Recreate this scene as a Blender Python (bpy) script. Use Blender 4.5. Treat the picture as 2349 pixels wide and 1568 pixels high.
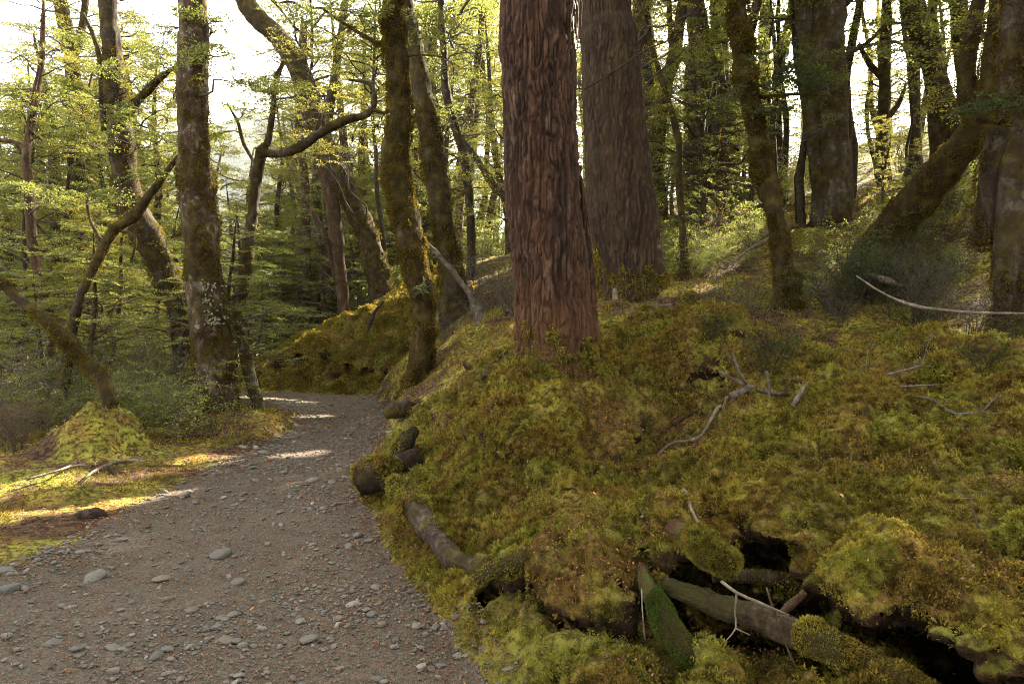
import bpy, math, random
import numpy as np
from mathutils import Vector, Matrix

for o in list(bpy.data.objects):
    bpy.data.objects.remove(o)
SC = bpy.context.scene
COL = SC.collection
R = np.random.default_rng(7)
random.seed(7)

# ------------------------------------------------------------------ camera, sky, sun, exposure
CAM = np.array([0.0, 0.0, 1.5])
FPX = 683.0
PITCH = math.radians(-0.96)
cd = bpy.data.cameras.new('camera'); cam = bpy.data.objects.new('camera', cd); COL.objects.link(cam)
cam.location = CAM; cam.rotation_euler = (math.radians(90) + PITCH, 0, 0)
cd.sensor_width = 36.0; cd.lens = 24.0; cd.clip_start = 0.05; cd.clip_end = 20000
SC.camera = cam

SUN_AZ, SUN_EL = math.radians(37), math.radians(35)      # azimuth measured from +Y (view) towards +X (right)
SUNDIR = np.array([math.sin(SUN_AZ) * math.cos(SUN_EL), math.cos(SUN_AZ) * math.cos(SUN_EL), math.sin(SUN_EL)])
w = bpy.data.worlds.new('World'); SC.world = w; w.use_nodes = True
nt = w.node_tree
sky = nt.nodes.new('ShaderNodeTexSky'); sky.sky_type = 'NISHITA'; sky.sun_disc = False
sky.sun_elevation = SUN_EL; sky.sun_rotation = SUN_AZ; sky.air_density = 1.0; sky.dust_density = 2.0; sky.ozone_density = 1.0
bg = nt.nodes['Background']; bg.inputs[1].default_value = 0.15
tc = nt.nodes.new('ShaderNodeTexCoord'); cn = nt.nodes.new('ShaderNodeTexNoise'); cn.inputs['Scale'].default_value = 2.2; cn.inputs['Detail'].default_value = 6; cn.inputs['Roughness'].default_value = .6
nt.links.new(tc.outputs['Generated'], cn.inputs['Vector'])
cr = nt.nodes.new('ShaderNodeValToRGB'); cr.color_ramp.elements[0].position = .28; cr.color_ramp.elements[1].position = .50; nt.links.new(cn.outputs['Fac'], cr.inputs[0])
bw = nt.nodes.new('ShaderNodeRGBToBW'); nt.links.new(sky.outputs[0], bw.inputs[0])
cm = nt.nodes.new('ShaderNodeMix'); cm.data_type = 'RGBA'; cm.blend_type = 'MULTIPLY'; cm.inputs[0].default_value = 1; nt.links.new(bw.outputs[0], cm.inputs[6]); cm.inputs[7].default_value = (1.22, 1.14, 1.0, 1)
cx = nt.nodes.new('ShaderNodeMix'); cx.data_type = 'RGBA'; nt.links.new(cr.outputs[0], cx.inputs[0]); nt.links.new(sky.outputs[0], cx.inputs[6]); nt.links.new(cm.outputs[2], cx.inputs[7])
nt.links.new(cx.outputs[2], bg.inputs[0])
sd = bpy.data.lights.new('sun', 'SUN'); sun = bpy.data.objects.new('sun', sd); COL.objects.link(sun)
sd.energy = 5.0; sd.angle = math.radians(0.53); sd.color = (1.0, 0.86, 0.64)
sun.rotation_euler = Vector(SUNDIR).to_track_quat('Z', 'Y').to_euler()
vs = SC.view_settings
vs.view_transform = 'Standard'; vs.look = 'None'; vs.gamma = 1.0; vs.exposure = 3.15; vs.use_curve_mapping = False
cy = SC.cycles
cy.use_denoising = True; cy.denoising_prefilter = 'NONE'; cy.filter_width = 1.0
cy.max_bounces = 10; cy.diffuse_bounces = 4; cy.glossy_bounces = 2; cy.transmission_bounces = 8; cy.transparent_max_bounces = 4
cy.sample_clamp_indirect = 6.0; cy.use_adaptive_sampling = False
cy.caustics_reflective = False; cy.caustics_refractive = False

# ------------------------------------------------------------------ noise
def _hash(ix, iy, iz, seed):
    h = (ix.astype(np.uint32) * np.uint32(374761393) + iy.astype(np.uint32) * np.uint32(668265263)
         + iz.astype(np.uint32) * np.uint32(2147483647 - 62) + np.uint32(seed * 974711 & 0xffffffff))
    h = (h ^ (h >> np.uint32(13))) * np.uint32(1274126177)
    h = (h ^ (h >> np.uint32(16))) * np.uint32(2246822519)
    h = h ^ (h >> np.uint32(15))
    return h.astype(np.float32) * np.float32(2.0 / 4294967295.0) - np.float32(1.0)

def noise(p, seed=0):
    p = np.asarray(p, dtype=np.float32)
    f = np.floor(p); i = f.astype(np.int32).astype(np.int64); t = p - f
    t = t * t * t * (t * (t * 6 - 15) + 10)
    x, y, z = i[..., 0], i[..., 1], i[..., 2]
    tx, ty, tz = t[..., 0], t[..., 1], t[..., 2]
    out = 0
    for dx in (0, 1):
        wx = tx if dx else 1 - tx
        for dy in (0, 1):
            wy = ty if dy else 1 - ty
            for dz in (0, 1):
                wz = tz if dz else 1 - tz
                out = out + wx * wy * wz * _hash(x + dx & 0xffffffff, y + dy & 0xffffffff, z + dz & 0xffffffff, seed)
    return out

def fbm(p, octv=3, seed=0, gain=0.5, lac=2.03):
    p = np.asarray(p, dtype=np.float32); a = 1.0; s = 0; n = 0
    for k in range(octv):
        s = s + a * noise(p, seed + k * 17); n += a; a *= gain; p = p * lac + 11.3
    return s / n

def n2(x, y, freq, seed=0, octv=1):
    p = np.stack([np.asarray(x) * freq, np.asarray(y) * freq, np.zeros_like(np.asarray(x, dtype=float)) + 0.5], -1)
    return fbm(p, octv, seed)

def smooth(a, b, x):
    t = np.clip((x - a) / (b - a), 0, 1); return t * t * (3 - 2 * t)

# ------------------------------------------------------------------ photograph pixel (2349 wide) -> world at a depth
K = 1024 / 2349.0
def ray(dx, dy):
    u = (dx * K - 512) / FPX; v = -(dy * K - 341.5) / FPX
    c, s = math.cos(PITCH), math.sin(PITCH)
    d = np.array([u, c - v * s, s + v * c])
    return d / d[1]
def P(dx, dy, d):
    return CAM + ray(dx, dy) * d
def rad(wpx, d):
    return wpx * K / 2 / FPX * d

# ------------------------------------------------------------------ path outline and terrain height
PR = np.array([(0.9, 0.0), (0.45, 1.5), (-0.02, 2.75), (-0.50, 3.66), (-1.10, 5.3), (-1.39, 6.3), (-1.6, 8.6), (-2.1, 11.6), (-2.5, 13.6), (-3.1, 15.4), (-4.4, 16.1), (-6.5, 16.6), (-9, 17.6), (-14, 18.5)])
PL = np.array([(-2.9, 0.0), (-3.1, 1.5), (-3.15, 2.75), (-3.13, 4.2), (-3.12, 5.2), (-3.16, 6.5), (-3.14, 8.0), (-3.25, 10.3), (-3.6, 11.6), (-4.3, 13.0), (-5.4, 14.6), (-9, 16.0), (-14, 16.5)])
def seg_dist(x, y, poly):
    best = np.full(np.shape(x), 1e9); side = np.zeros(np.shape(x))
    for a, b in zip(poly[:-1], poly[1:]):
        e = b - a; L2 = e @ e
        t = np.clip(((x - a[0]) * e[0] + (y - a[1]) * e[1]) / L2, 0, 1)
        qx, qy = x - a[0] - t * e[0], y - a[1] - t * e[1]
        d = np.hypot(qx, qy); cr = e[0] * (y - a[1]) - e[1] * (x - a[0])
        m = d < best
        best = np.where(m, d, best); side = np.where(m, np.sign(cr), side)
    return best * side
def path_sd(x, y):
    """positive inside the path, metres to its nearer edge"""
    x = np.asarray(x, float); y = np.asarray(y, float)
    wob = 0.10 * n2(x, y, 1.7, 31) + 0.05 * n2(x, y, 4.5, 32)
    return np.minimum(seg_dist(x, y, PR), -seg_dist(x, y, PL)) + wob

CP = []
for dx, dy, d in [
    (900, 1150, 5.6), (1010, 1060, 5.7), (950, 1000, 7.0), (1000, 905, 7.6), (1100, 800, 7.6), (1060, 1150, 4.8), (1060, 1290, 3.75),
    (1000, 1400, 3.45), (1200, 1200, 4.1), (1480, 1200, 3.45), (1700, 1170, 3.3), (2100, 1290, 2.65),
    (2349, 1330, 2.5), (1500, 1080, 4.4), (1700, 1080, 4.3), (2000, 1080, 4.2), (2300, 1080, 4.0),
    (1700, 940, 5.3), (2000, 960, 5.1), (1460, 985, 5.2), (1580, 905, 5.9), (1600, 740, 6.8), (1560, 850, 6.3), (1780, 800, 7.0), (1900, 870, 6.3),
    (2200, 830, 6.2), (2349, 830, 6.0), (2200, 960, 5.2), (2349, 1000, 4.7), (1480, 705, 8.8), (1600, 660, 9.5), (1800, 775, 8.0), (2000, 790, 7.5),
    (2100, 650, 9.5), (2300, 600, 9.0), (1900, 510, 13), (1600, 560, 14), (1700, 470, 20), (2200, 400, 20), (1080, 720, 10), (1050, 650, 15),
    (760, 745, 17.6), (860, 730, 17.6), (940, 726, 17.4), (640, 822, 17.0), (565, 880, 16.6), (700, 780, 17.4), (1050, 690, 16.5), (620, 886, 16.35), (700, 892, 16.4), (800, 893, 16.4), (890, 893, 16.3), (800, 800, 17.0), (900, 790, 16.9), (700, 790, 20), (560, 875, 20), (860, 735, 20), (1000, 610, 20), (1190, 1000, 5.0), (1130, 900, 5.8), (1300, 1000, 5.0), (1240, 1090, 4.7),
    (950, 900, 8.6), (920, 1060, 6.3),
    (1250, 1280, 3.1), (1400, 1320, 2.97), (1480, 1290, 3.0), (1600, 1240, 2.98), (1700, 1230, 2.95), (1850, 1340, 2.65), (2000, 1375, 2.47), (2150, 1420, 2.3), (2349, 1480, 2.1),
    (1130, 1440, 3.12), (1250, 1480, 2.98), (1400, 1490, 2.83), (1600, 1510, 2.68), (1780, 1550, 2.45), (1250, 1560, 2.7), (1500, 1560, 2.55), (2000, 1600, 2.25), (2150, 1640, 2.12), (2349, 1720, 1.9)]:
    CP.append(P(dx, dy, d))
for x, y, z in [(-4.0, 5, .10), (-4.2, 3, .06), (-3.7, 7, .10), (-4.6, 10, .15), (-3.9, 9.5, .2), (-5, 12.3, .05), (-7, 8, .15), (-8, 14, -.3), (-7, 4, 0), (-14, 10, -1.0),
                (-14, 20, -1.2), (-20, 25, -3), (-5, 24, .5), (-12, 32, -2.5), (-4, 40, 1.5), (0, 30, 4.5), (4, 60, 10), (20, 40, 12), (26, 16, 11), (45, 60, 22), (-30, 60, -6), (-60, 40, -12), (-60, 100, -12),
                (0, 110, 14), (60, 110, 30), (70, 30, 26), (0, -8, 0), (6, -6, 2.0), (-8, -8, -.5), (3.5, 0, .9), (1.7, 1.0, .45), (14, 4, 4.5), (30, -20, 8), (-40, -20, -8), (0, -60, 0), (9, 9, 4.0), (7, 5.5, 1.9), (5.5, 3, 1.2)]:
    CP.append(np.array([x, y, z], float))
for q in PR[1:10:2]: CP.append(np.array([q[0], q[1], 0.0]))
for q in PL[0:10:2]: CP.append(np.array([q[0], q[1], 0.02]))
CP = np.array(CP)
_c2 = 0.2 ** 2
_A = np.sqrt(((CP[:, None, :2] - CP[None, :, :2]) ** 2).sum(-1) + _c2)
_n = len(CP); _M = np.zeros((_n + 3, _n + 3)); _M[:_n, :_n] = _A + 0.15 * np.eye(_n) * -1
_M[:_n, _n] = 1; _M[:_n, _n + 1:] = CP[:, :2]; _M[_n, :_n] = 1; _M[_n + 1:, :_n] = CP[:, :2].T
_W = np.linalg.solve(_M, np.concatenate([CP[:, 2], np.zeros(3)]))
def Hbase(x, y):
    x = np.asarray(x, float); y = np.asarray(y, float); sh = x.shape; x = x.ravel(); y = y.ravel()
    out = np.empty_like(x)
    for i in range(0, len(x), 20000):
        xs, ys = x[i:i + 20000], y[i:i + 20000]
        D = np.sqrt((xs[:, None] - CP[None, :, 0]) ** 2 + (ys[:, None] - CP[None, :, 1]) ** 2 + _c2)
        out[i:i + 20000] = D @ _W[:_n] + _W[_n] + xs * _W[_n + 1] + ys * _W[_n + 2]
    return out.reshape(sh)
BOXY = [(-4.70, 8.0, .24, .34), (-4.42, 7.75, .30, .26), (-4.90, 7.5, .26, .26), (-4.62, 7.35, .20, .24), (-4.25, 7.2, .12, .24)]
BUMPS = [ (-3.95, 10.0, .18, .7), (-3.3, 10.9, .10, .5), (-4.4, 6.4, .08, .5),
         (2.05, 6.75, .26, .50), (1.15, 5.30, -.36, .42), (1.5, 5.9, -.30, .26), (2.35, 4.75, .20, .42), (3.3, 4.4, .16, .45), (1.9, 4.15, -.08, .22), (1.35, 3.55, .13, .34), (.55, 3.65, .10, .25), (2.3, 3.1, .12, .35), (2.95, 5.35, -.14, .3), (1.15, 4.1, -.07, .18),
          (4.2, 5.7, .25, .5), (3.0, 3.1, .10, .4), (1.5, 4.4, .06, .35), (2.6, 4.9, .14, .5), (0.75, 3.35, .07, .25), (1.3, 8.3, .15, .5), (2.0, 8.6, .25, .3)]
def H(x, y, lump=1.0):
    x = np.asarray(x, float); y = np.asarray(y, float)
    h = Hbase(x, y)
    for bx, by, bh, br in BUMPS:
        h = h + bh * np.exp(-(((x - bx) ** 2 + (y - by) ** 2) / br ** 2))
    for bx, by, bh, br in BOXY:
        e_ = ((x - bx) ** 2 + (y - by) ** 2) / br ** 2 * (1 + .45 * n2(x, y, 3.2, 15, 2)); h = h + bh * np.exp(-np.maximum(e_, 0) ** 1.8)
    sd_ = path_sd(x, y)
    off = smooth(0.0, 0.9, -sd_)
    h = h + lump * off * (0.13 * np.abs(n2(x, y, 1.15, 5)) + 0.08 * np.abs(n2(x, y, 2.9, 6)) + .045 * np.abs(n2(x, y, 5.3, 8)) - 0.07 + 0.05 * n2(x, y, .55, 7))
    m = smooth(-0.22, 0.10, sd_)
    pz = 0.02 * n2(x, y, .8, 9) + 0.012 * n2(x, y, 3.1, 10) - 0.05 * smooth(.0, .8, sd_) + 0.03
    return h * (1 - m) + pz * m
def Hs(x, y): return float(H(np.array([x]), np.array([y]))[0])
def gh(dx, dy, lift=0.0, dmax=40, dmin=1.6):
    """the ground point seen at a photograph pixel"""
    r = ray(dx, dy); ds = np.geomspace(dmin, dmax, 500)
    p = CAM[None] + r[None] * ds[:, None]
    hit = np.nonzero(p[:, 2] < H(p[:, 0], p[:, 1]))[0]
    d = ds[hit[0]] if len(hit) else dmax
    q = CAM + r * d
    return q + np.array([0, 0, lift])

# shafts kept free of leaves so that the sun reaches the ground there (centre, radius)
GAPS = [(np.array([-4.0, 5.6, .1]), .55), (np.array([-3.7, 6.0, .1]), .55), (np.array([-3.4, 6.5, .1]), .5), (np.array([-4.5, 5.3, .1]), .5),(np.array([-5.0, 5.0, .1]), .5),
        (np.array([-3.2, 11.7, 0]), .4), (np.array([-2.5, 12.1, 0]), .4), (np.array([-2.5, 7.6, 0]), .25),
        (P(640, 760, 17.0), .6), (P(740, 730, 17.6), .7), (P(830, 740, 17.3), .7), (P(900, 760, 17.0), .6), (np.array([-2.9, 11.6, 0]), .3), (np.array([-3.4, 7.6, .05]), .25), (np.array([-2.6, 8.4, 0]), .25),
        (P(1560, 300, 14), .8), (P(1800, 230, 16), .8), (P(2000, 300, 15), .8), (P(2120, 180, 15), .8), (P(1960, 430, 13.5), .9), (P(1650, 470, 13), .9), (P(1720, 120, 17), .8), (P(1820, 620, 10.5), .6), (P(2100, 420, 16), .8),
        (P(1312, 40, 5.9), .3), (P(1300, 0, 5.9), .3), (P(1640, 660, 9.2), .35)]
def gap_free(Q, extra=0.0):
    Q = np.atleast_2d(Q); ok = np.ones(len(Q), bool)
    for c, r in GAPS:
        v = Q - c; t = v @ SUNDIR; d = np.linalg.norm(v - t[:, None] * SUNDIR, axis=1)
        ok &= ~((t > 0.3) & (d < r + extra))
    return ok

# ------------------------------------------------------------------ mesh accumulator
class MB:
    def __init__(s): s.v = []; s.q = []; s.t = []; s.n = 0
    def add(s, V, Q=None, T=None, m=0):
        V = np.asarray(V, np.float32)
        if Q is not None and len(Q): s.q.append((np.asarray(Q) + s.n, m))
        if T is not None and len(T): s.t.append((np.asarray(T) + s.n, m))
        s.v.append(V); s.n += len(V)
    def tris(s):
        V = np.concatenate(s.v); T = [t for t, _ in s.t]
        for q, _ in s.q: T += [q[:, [0, 1, 2]], q[:, [0, 2, 3]]]
        return V, np.concatenate(T)
    def build(s, name, mats, parent=None, smooth=True, base=None):
        V = np.concatenate(s.v)
        if base is not None: V = V - np.asarray(base, np.float32)
        me = bpy.data.meshes.new(name)
        lp = []; tot = []; mi = []
        for q, m in s.q: lp.append(q.ravel()); tot.append(np.full(len(q), 4)); mi.append(np.full(len(q), m))
        for t, m in s.t: lp.append(t.ravel()); tot.append(np.full(len(t), 3)); mi.append(np.full(len(t), m))
        lp = np.concatenate(lp).astype(np.int32); tot = np.concatenate(tot).astype(np.int32); mi = np.concatenate(mi).astype(np.int32)
        me.vertices.add(len(V)); me.vertices.foreach_set('co', V.astype(np.float32).ravel())
        me.loops.add(len(lp)); me.loops.foreach_set('vertex_index', lp)
        me.polygons.add(len(tot)); st = np.zeros(len(tot), np.int32); st[1:] = np.cumsum(tot)[:-1]
        me.polygons.foreach_set('loop_start', st)
        try: me.polygons.foreach_set('loop_total', tot)
        except Exception: pass
        me.polygons.foreach_set('material_index', mi)
        me.polygons.foreach_set('use_smooth', np.full(len(tot), bool(smooth)))
        for m in (mats if isinstance(mats, (list, tuple)) else [mats]): me.materials.append(m)
        me.update(calc_edges=True)
        return link(name, me, parent)
def link(name, me, parent=None):
    o = bpy.data.objects.new(name, me); COL.objects.link(o)
    if parent is not None: o.parent = parent
    return o
def thing(name, label, cat, loc=(0, 0, 0), group=None, rz=0.0):
    o = bpy.data.objects.new(name, None); COL.objects.link(o)
    o.location = loc; o.rotation_euler = (0, 0, rz); o.empty_display_size = 0.2
    return tag(o, label, cat, group)
def tag(o, label, cat, group=None):
    o['label'] = label; o['category'] = cat
    if group: o['group'] = group
    return o
def kind(o, k): o['kind'] = k; return o

def unit(v): return v / np.maximum(np.linalg.norm(v, axis=-1, keepdims=True), 1e-9)
def resample(pts, radii, step):
    """Catmull-Rom through pts, about step apart"""
    pts = np.asarray(pts, float); radii = np.asarray(radii, float)
    if len(pts) == 2:
        pts = np.array([pts[0], pts.mean(0), pts[1]]); radii = np.array([radii[0], radii.mean(), radii[1]])
    E = np.concatenate([[2 * pts[0] - pts[1]], pts, [2 * pts[-1] - pts[-2]]]); Er = np.concatenate([[radii[0]], radii, [radii[-1]]])
    out = []; orr = []
    for i in range(1, len(E) - 2):
        n = max(1, int(np.ceil(np.linalg.norm(E[i + 1] - E[i]) / step)))
        t = (np.arange(n) / n)[:, None]
        a, b, c, d = E[i - 1], E[i], E[i + 1], E[i + 2]
        out.append(0.5 * (2 * b + (c - a) * t + (2 * a - 5 * b + 4 * c - d) * t ** 2 + (3 * b - a - 3 * c + d) * t ** 3))
        t = t[:, 0]; ts = t * t * (3 - 2 * t); orr.append(Er[i] * (1 - ts) + Er[i + 1] * ts)
    out.append(E[-2][None]); orr.append(np.array([Er[-2]]))
    return np.concatenate(out), np.concatenate(orr)
def tube(pts, radii, nseg=8, step=0.1, disp=None, cap=True):
    """returns V, Q, T, normals; disp(pos, normal, theta, s) -> metres along the normal"""
    C, r = resample(pts, radii, step); n = len(C)
    tg = np.gradient(C, axis=0); tg = unit(tg)
    up = np.array([0.13, 1, 0.07]) if abs(tg[0, 2]) > .7 else np.array([0, 0, 1.0])
    N = np.empty_like(C); u = up - tg[0] * (up @ tg[0]); u /= np.linalg.norm(u); N[0] = u
    for i in range(1, n):
        u = N[i - 1] - tg[i] * (N[i - 1] @ tg[i]); N[i] = u / max(np.linalg.norm(u), 1e-9)
    B = np.cross(tg, N); th = np.arange(nseg) * 2 * np.pi / nseg
    nor = N[:, None] * np.cos(th)[None, :, None] + B[:, None] * np.sin(th)[None, :, None]
    V = C[:, None] + nor * r[:, None, None]
    if disp is not None:
        s = np.concatenate([[0], np.cumsum(np.linalg.norm(np.diff(C, axis=0), axis=1))])
        V = V + nor * disp(V, nor, np.broadcast_to(th, V.shape[:2]), np.broadcast_to(s[:, None], V.shape[:2]), np.broadcast_to(r[:, None], V.shape[:2]))[..., None]
    V = V.reshape(-1, 3); i = np.arange(n - 1)[:, None] * nseg; j = np.arange(nseg)[None]; k = (j + 1) % nseg
    Q = np.stack([i + j, i + k, i + nseg + k, i + nseg + j], -1).reshape(-1, 4)
    T = None
    if cap:
        V = np.concatenate([V, C[:1] - tg[:1] * r[0] * .15, C[-1:] + tg[-1:] * r[-1] * .15]); a, b = len(V) - 2, len(V) - 1
        j = np.arange(nseg); k = (j + 1) % nseg; e = (n - 1) * nseg
        T = np.concatenate([np.stack([k, j, np.full(nseg, a)], -1), np.stack([e + j, e + k, np.full(nseg, b)], -1)])
    return V, Q, T
def twigs(A, B, r0, r1):
    """many thin three sided sticks at once"""
    A = np.asarray(A); B = np.asarray(B); k = len(A); d = unit(B - A)
    s = unit(np.cross(d, np.array([0.3, 0.2, 0.93]) + 0 * d)); t = np.cross(d, s)
    V = []
    for base, r in ((A, r0), (B, r1)):
        for a in (0, 2.094, 4.189): V.append(base + (s * math.cos(a) + t * math.sin(a)) * np.reshape(r, (-1, 1)))
    V = np.stack(V, 1).reshape(-1, 3); o = np.arange(k)[:, None] * 6
    Q = np.concatenate([o + np.array([[0, 1, 4, 3]]), o + np.array([[1, 2, 5, 4]]), o + np.array([[2, 0, 3, 5]])])
    return V, Q
def leaves(C, axis, nrm, L, wid=0.6, fold=0.12):
    """diamond shaped leaves, one quad each"""
    side = unit(np.cross(axis, nrm)); nrm = np.cross(side, axis); L = np.reshape(L, (-1, 1))
    V = np.stack([C, C + axis * L * .48 + side * L * wid * .5 + nrm * L * fold, C + axis * L, C + axis * L * .48 - side * L * wid * .5 + nrm * L * fold], 1).reshape(-1, 3)
    o = np.arange(len(C))[:, None] * 4
    return V, o + np.array([[0, 1, 2, 3]])
def rnd_dir(n, rng): return unit(rng.normal(size=(n, 3)))
def spray(C, D, S, n, ls, rng, tilt=0.45, droop=0.18, width=0.95):
    """flat fans of small leaves: C base, D direction, S length; n leaves each"""
    k = len(C); D = unit(D); side = unit(np.cross(D, np.array([0, 0, 1.0]) + 1e-3 * D)); up = np.cross(side, D)
    roll = rng.normal(0, .3, (k, 1)); side = side * np.cos(roll) + up * np.sin(roll)
    rep = lambda a: np.repeat(a, n, axis=0)
    t = rng.random(k * n) ** .75; u = (rng.random(k * n) - .5) * width * (1.05 - .75 * t) * (.35 + np.minimum(1, t * 3) * .65)
    S_ = rep(np.reshape(S, (-1, 1)))
    pos = rep(C) + rep(D) * S_ * t[:, None] + rep(side) * S_ * u[:, None]
    pos[:, 2] += (rng.normal(0, .035, k * n) - droop * t * t) * S_[:, 0]
    ax = unit(rep(D) * .55 + rep(side) * np.sign(u)[:, None] * .8 + rng.normal(0, .35, (k * n, 3)))
    nr = unit(np.array([0, 0, 1.0]) + rng.normal(0, tilt, (k * n, 3)))
    return leaves(pos, ax, nr, ls * (.65 + .7 * rng.random(k * n)))
# ------------------------------------------------------------------ materials
class NM:
    def __init__(s, name):
        s.m = bpy.data.materials.new(name); s.m.use_nodes = True; s.t = s.m.node_tree; s.t.nodes.clear()
        s.out = s.n('ShaderNodeOutputMaterial')
    def n(s, ty, **kw):
        x = s.t.nodes.new(ty)
        for k, v in kw.items(): setattr(x, k, v)
        return x
    def l(s, a, b): s.t.links.new(a, b)
    def set(s, inp, v):
        if hasattr(v, 'is_linked'): s.l(v, inp)
        elif isinstance(v, (tuple, list)) and len(v) == 3 and inp.type == 'RGBA': inp.default_value = (*v, 1)
        else: inp.default_value = v
    def co(s, world=False, scale=(1, 1, 1)):
        o = s.n('ShaderNodeNewGeometry').outputs['Position'] if world else s.n('ShaderNodeTexCoord').outputs['Object']
        m = s.n('ShaderNodeMapping'); m.inputs['Scale'].default_value = scale; s.l(o, m.inputs['Vector']); return m.outputs[0]
    def noise(s, co, scale, detail=3, rough=.55, dist=0):
        x = s.n('ShaderNodeTexNoise'); s.l(co, x.inputs['Vector']); x.inputs['Scale'].default_value = scale
        x.inputs['Detail'].default_value = detail; x.inputs['Roughness'].default_value = rough; x.inputs['Distortion'].default_value = dist
        return x.outputs['Fac']
    def voro(s, co, scale, feat='F1', out='Distance'):
        x = s.n('ShaderNodeTexVoronoi', feature=feat); s.l(co, x.inputs['Vector']); x.inputs['Scale'].default_value = scale; return x.outputs[out]
    def ramp(s, fac, stops, interp='LINEAR'):
        x = s.n('ShaderNodeValToRGB'); s.l(fac, x.inputs[0]); e = x.color_ramp.elements; x.color_ramp.interpolation = interp
        while len(e) < len(stops): e.new(0.5)
        for a, (p, c) in zip(e, stops):
            a.position = p; a.color = (*c, 1) if isinstance(c, (tuple, list)) else (c, c, c, 1)
        return x.outputs[0]
    def mix(s, f, a, b, mode='MIX'):
        x = s.n('ShaderNodeMix', data_type='RGBA', blend_type=mode); s.set(x.inputs[0], f); s.set(x.inputs[6], a); s.set(x.inputs[7], b); return x.outputs[2]
    def math(s, op, a, b=0.0, clamp=False):
        x = s.n('ShaderNodeMath', operation=op, use_clamp=clamp); s.set(x.inputs[0], a); s.set(x.inputs[1], b); return x.outputs[0]
    def bump(s, h, strength=.5, dist=.02):
        x = s.n('ShaderNodeBump'); s.l(h, x.inputs['Height']); x.inputs['Strength'].default_value = strength; x.inputs['Distance'].default_value = dist; return x.outputs[0]
    def princ(s, col, rough=.85, nrm=None, spec=.3):
        x = s.n('ShaderNodeBsdfPrincipled'); s.set(x.inputs['Base Color'], col); s.set(x.inputs['Roughness'], rough); x.inputs['Specular IOR Level'].default_value = spec
        if nrm is not None: s.l(nrm, x.inputs['Normal'])
        s.l(x.outputs[0], s.out.inputs[0]); return x
    def island(s): return s.n('ShaderNodeNewGeometry').outputs['Random Per Island']
    def objrand(s): return s.n('ShaderNodeObjectInfo').outputs['Random']
    def normz(s):
        x = s.n('ShaderNodeSeparateXYZ'); s.l(s.n('ShaderNodeNewGeometry').outputs['Normal'], x.inputs[0]); return x.outputs[2]

def leaf_mat(name, stops, trans=(.40, .45, .085), tfac=.58, gloss=.04, objvar=.35):
    m = NM(name); isl = m.island(); c = m.ramp(isl, stops)
    big = m.noise(m.co(True), .55, 2)
    c = m.mix(m.math('MULTIPLY', m.ramp(big, [(.35, 0.0), (.65, 1.0)]), .35), c, (.13, .135, .035))
    hv = m.n('ShaderNodeHueSaturation'); m.l(c, hv.inputs['Color'])
    orr = m.objrand(); m.l(m.math('ADD', m.math('MULTIPLY', orr, objvar), 1 - objvar / 2), hv.inputs['Value'])
    c = hv.outputs[0]
    d = m.n('ShaderNodeBsdfDiffuse'); m.l(c, d.inputs[0])
    t = m.n('ShaderNodeBsdfTranslucent'); m.l(m.mix(.55, c, trans), t.inputs[0])
    x = m.n('ShaderNodeMixShader'); x.inputs[0].default_value = tfac; m.l(d.outputs[0], x.inputs[1]); m.l(t.outputs[0], x.inputs[2])
    g = m.n('ShaderNodeBsdfGlossy'); g.inputs['Roughness'].default_value = .4; g.inputs[0].default_value = (.7, .75, .8, 1)
    y = m.n('ShaderNodeMixShader'); y.inputs[0].default_value = gloss; m.l(x.outputs[0], y.inputs[1]); m.l(g.outputs[0], y.inputs[2])
    m.l(y.outputs[0], m.out.inputs[0]); return m.m

LEAF = leaf_mat('beech_leaf', [(0, (.032, .052, .017)), (.45, (.064, .088, .024)), (.85, (.11, .12, .036)), (1, (.19, .13, .04))])
LEAFY = leaf_mat('yellow_beech_leaf', [(0, (.05, .075, .018)), (.5, (.09, .115, .024)), (.9, (.15, .14, .03)), (1, (.20, .10, .03))], trans=(.58, .53, .10), tfac=.60)
LEAFD = leaf_mat('dark_shrub_leaf', [(0, (.014, .030, .016)), (.6, (.03, .055, .026)), (1, (.065, .09, .036))], trans=(.16, .22, .05), tfac=.38, gloss=.025)
LEAFG = leaf_mat('grey_shrub_leaf', [(0, (.045, .06, .035)), (.6, (.075, .085, .045)), (1, (.12, .105, .055))], trans=(.22, .24, .08), tfac=.4)
LEAFR = leaf_mat('dead_bracken_leaf', [(0, (.09, .045, .028)), (.5, (.15, .075, .045)), (1, (.20, .13, .085))], trans=(.34, .15, .06), tfac=.4, gloss=.02)

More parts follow.
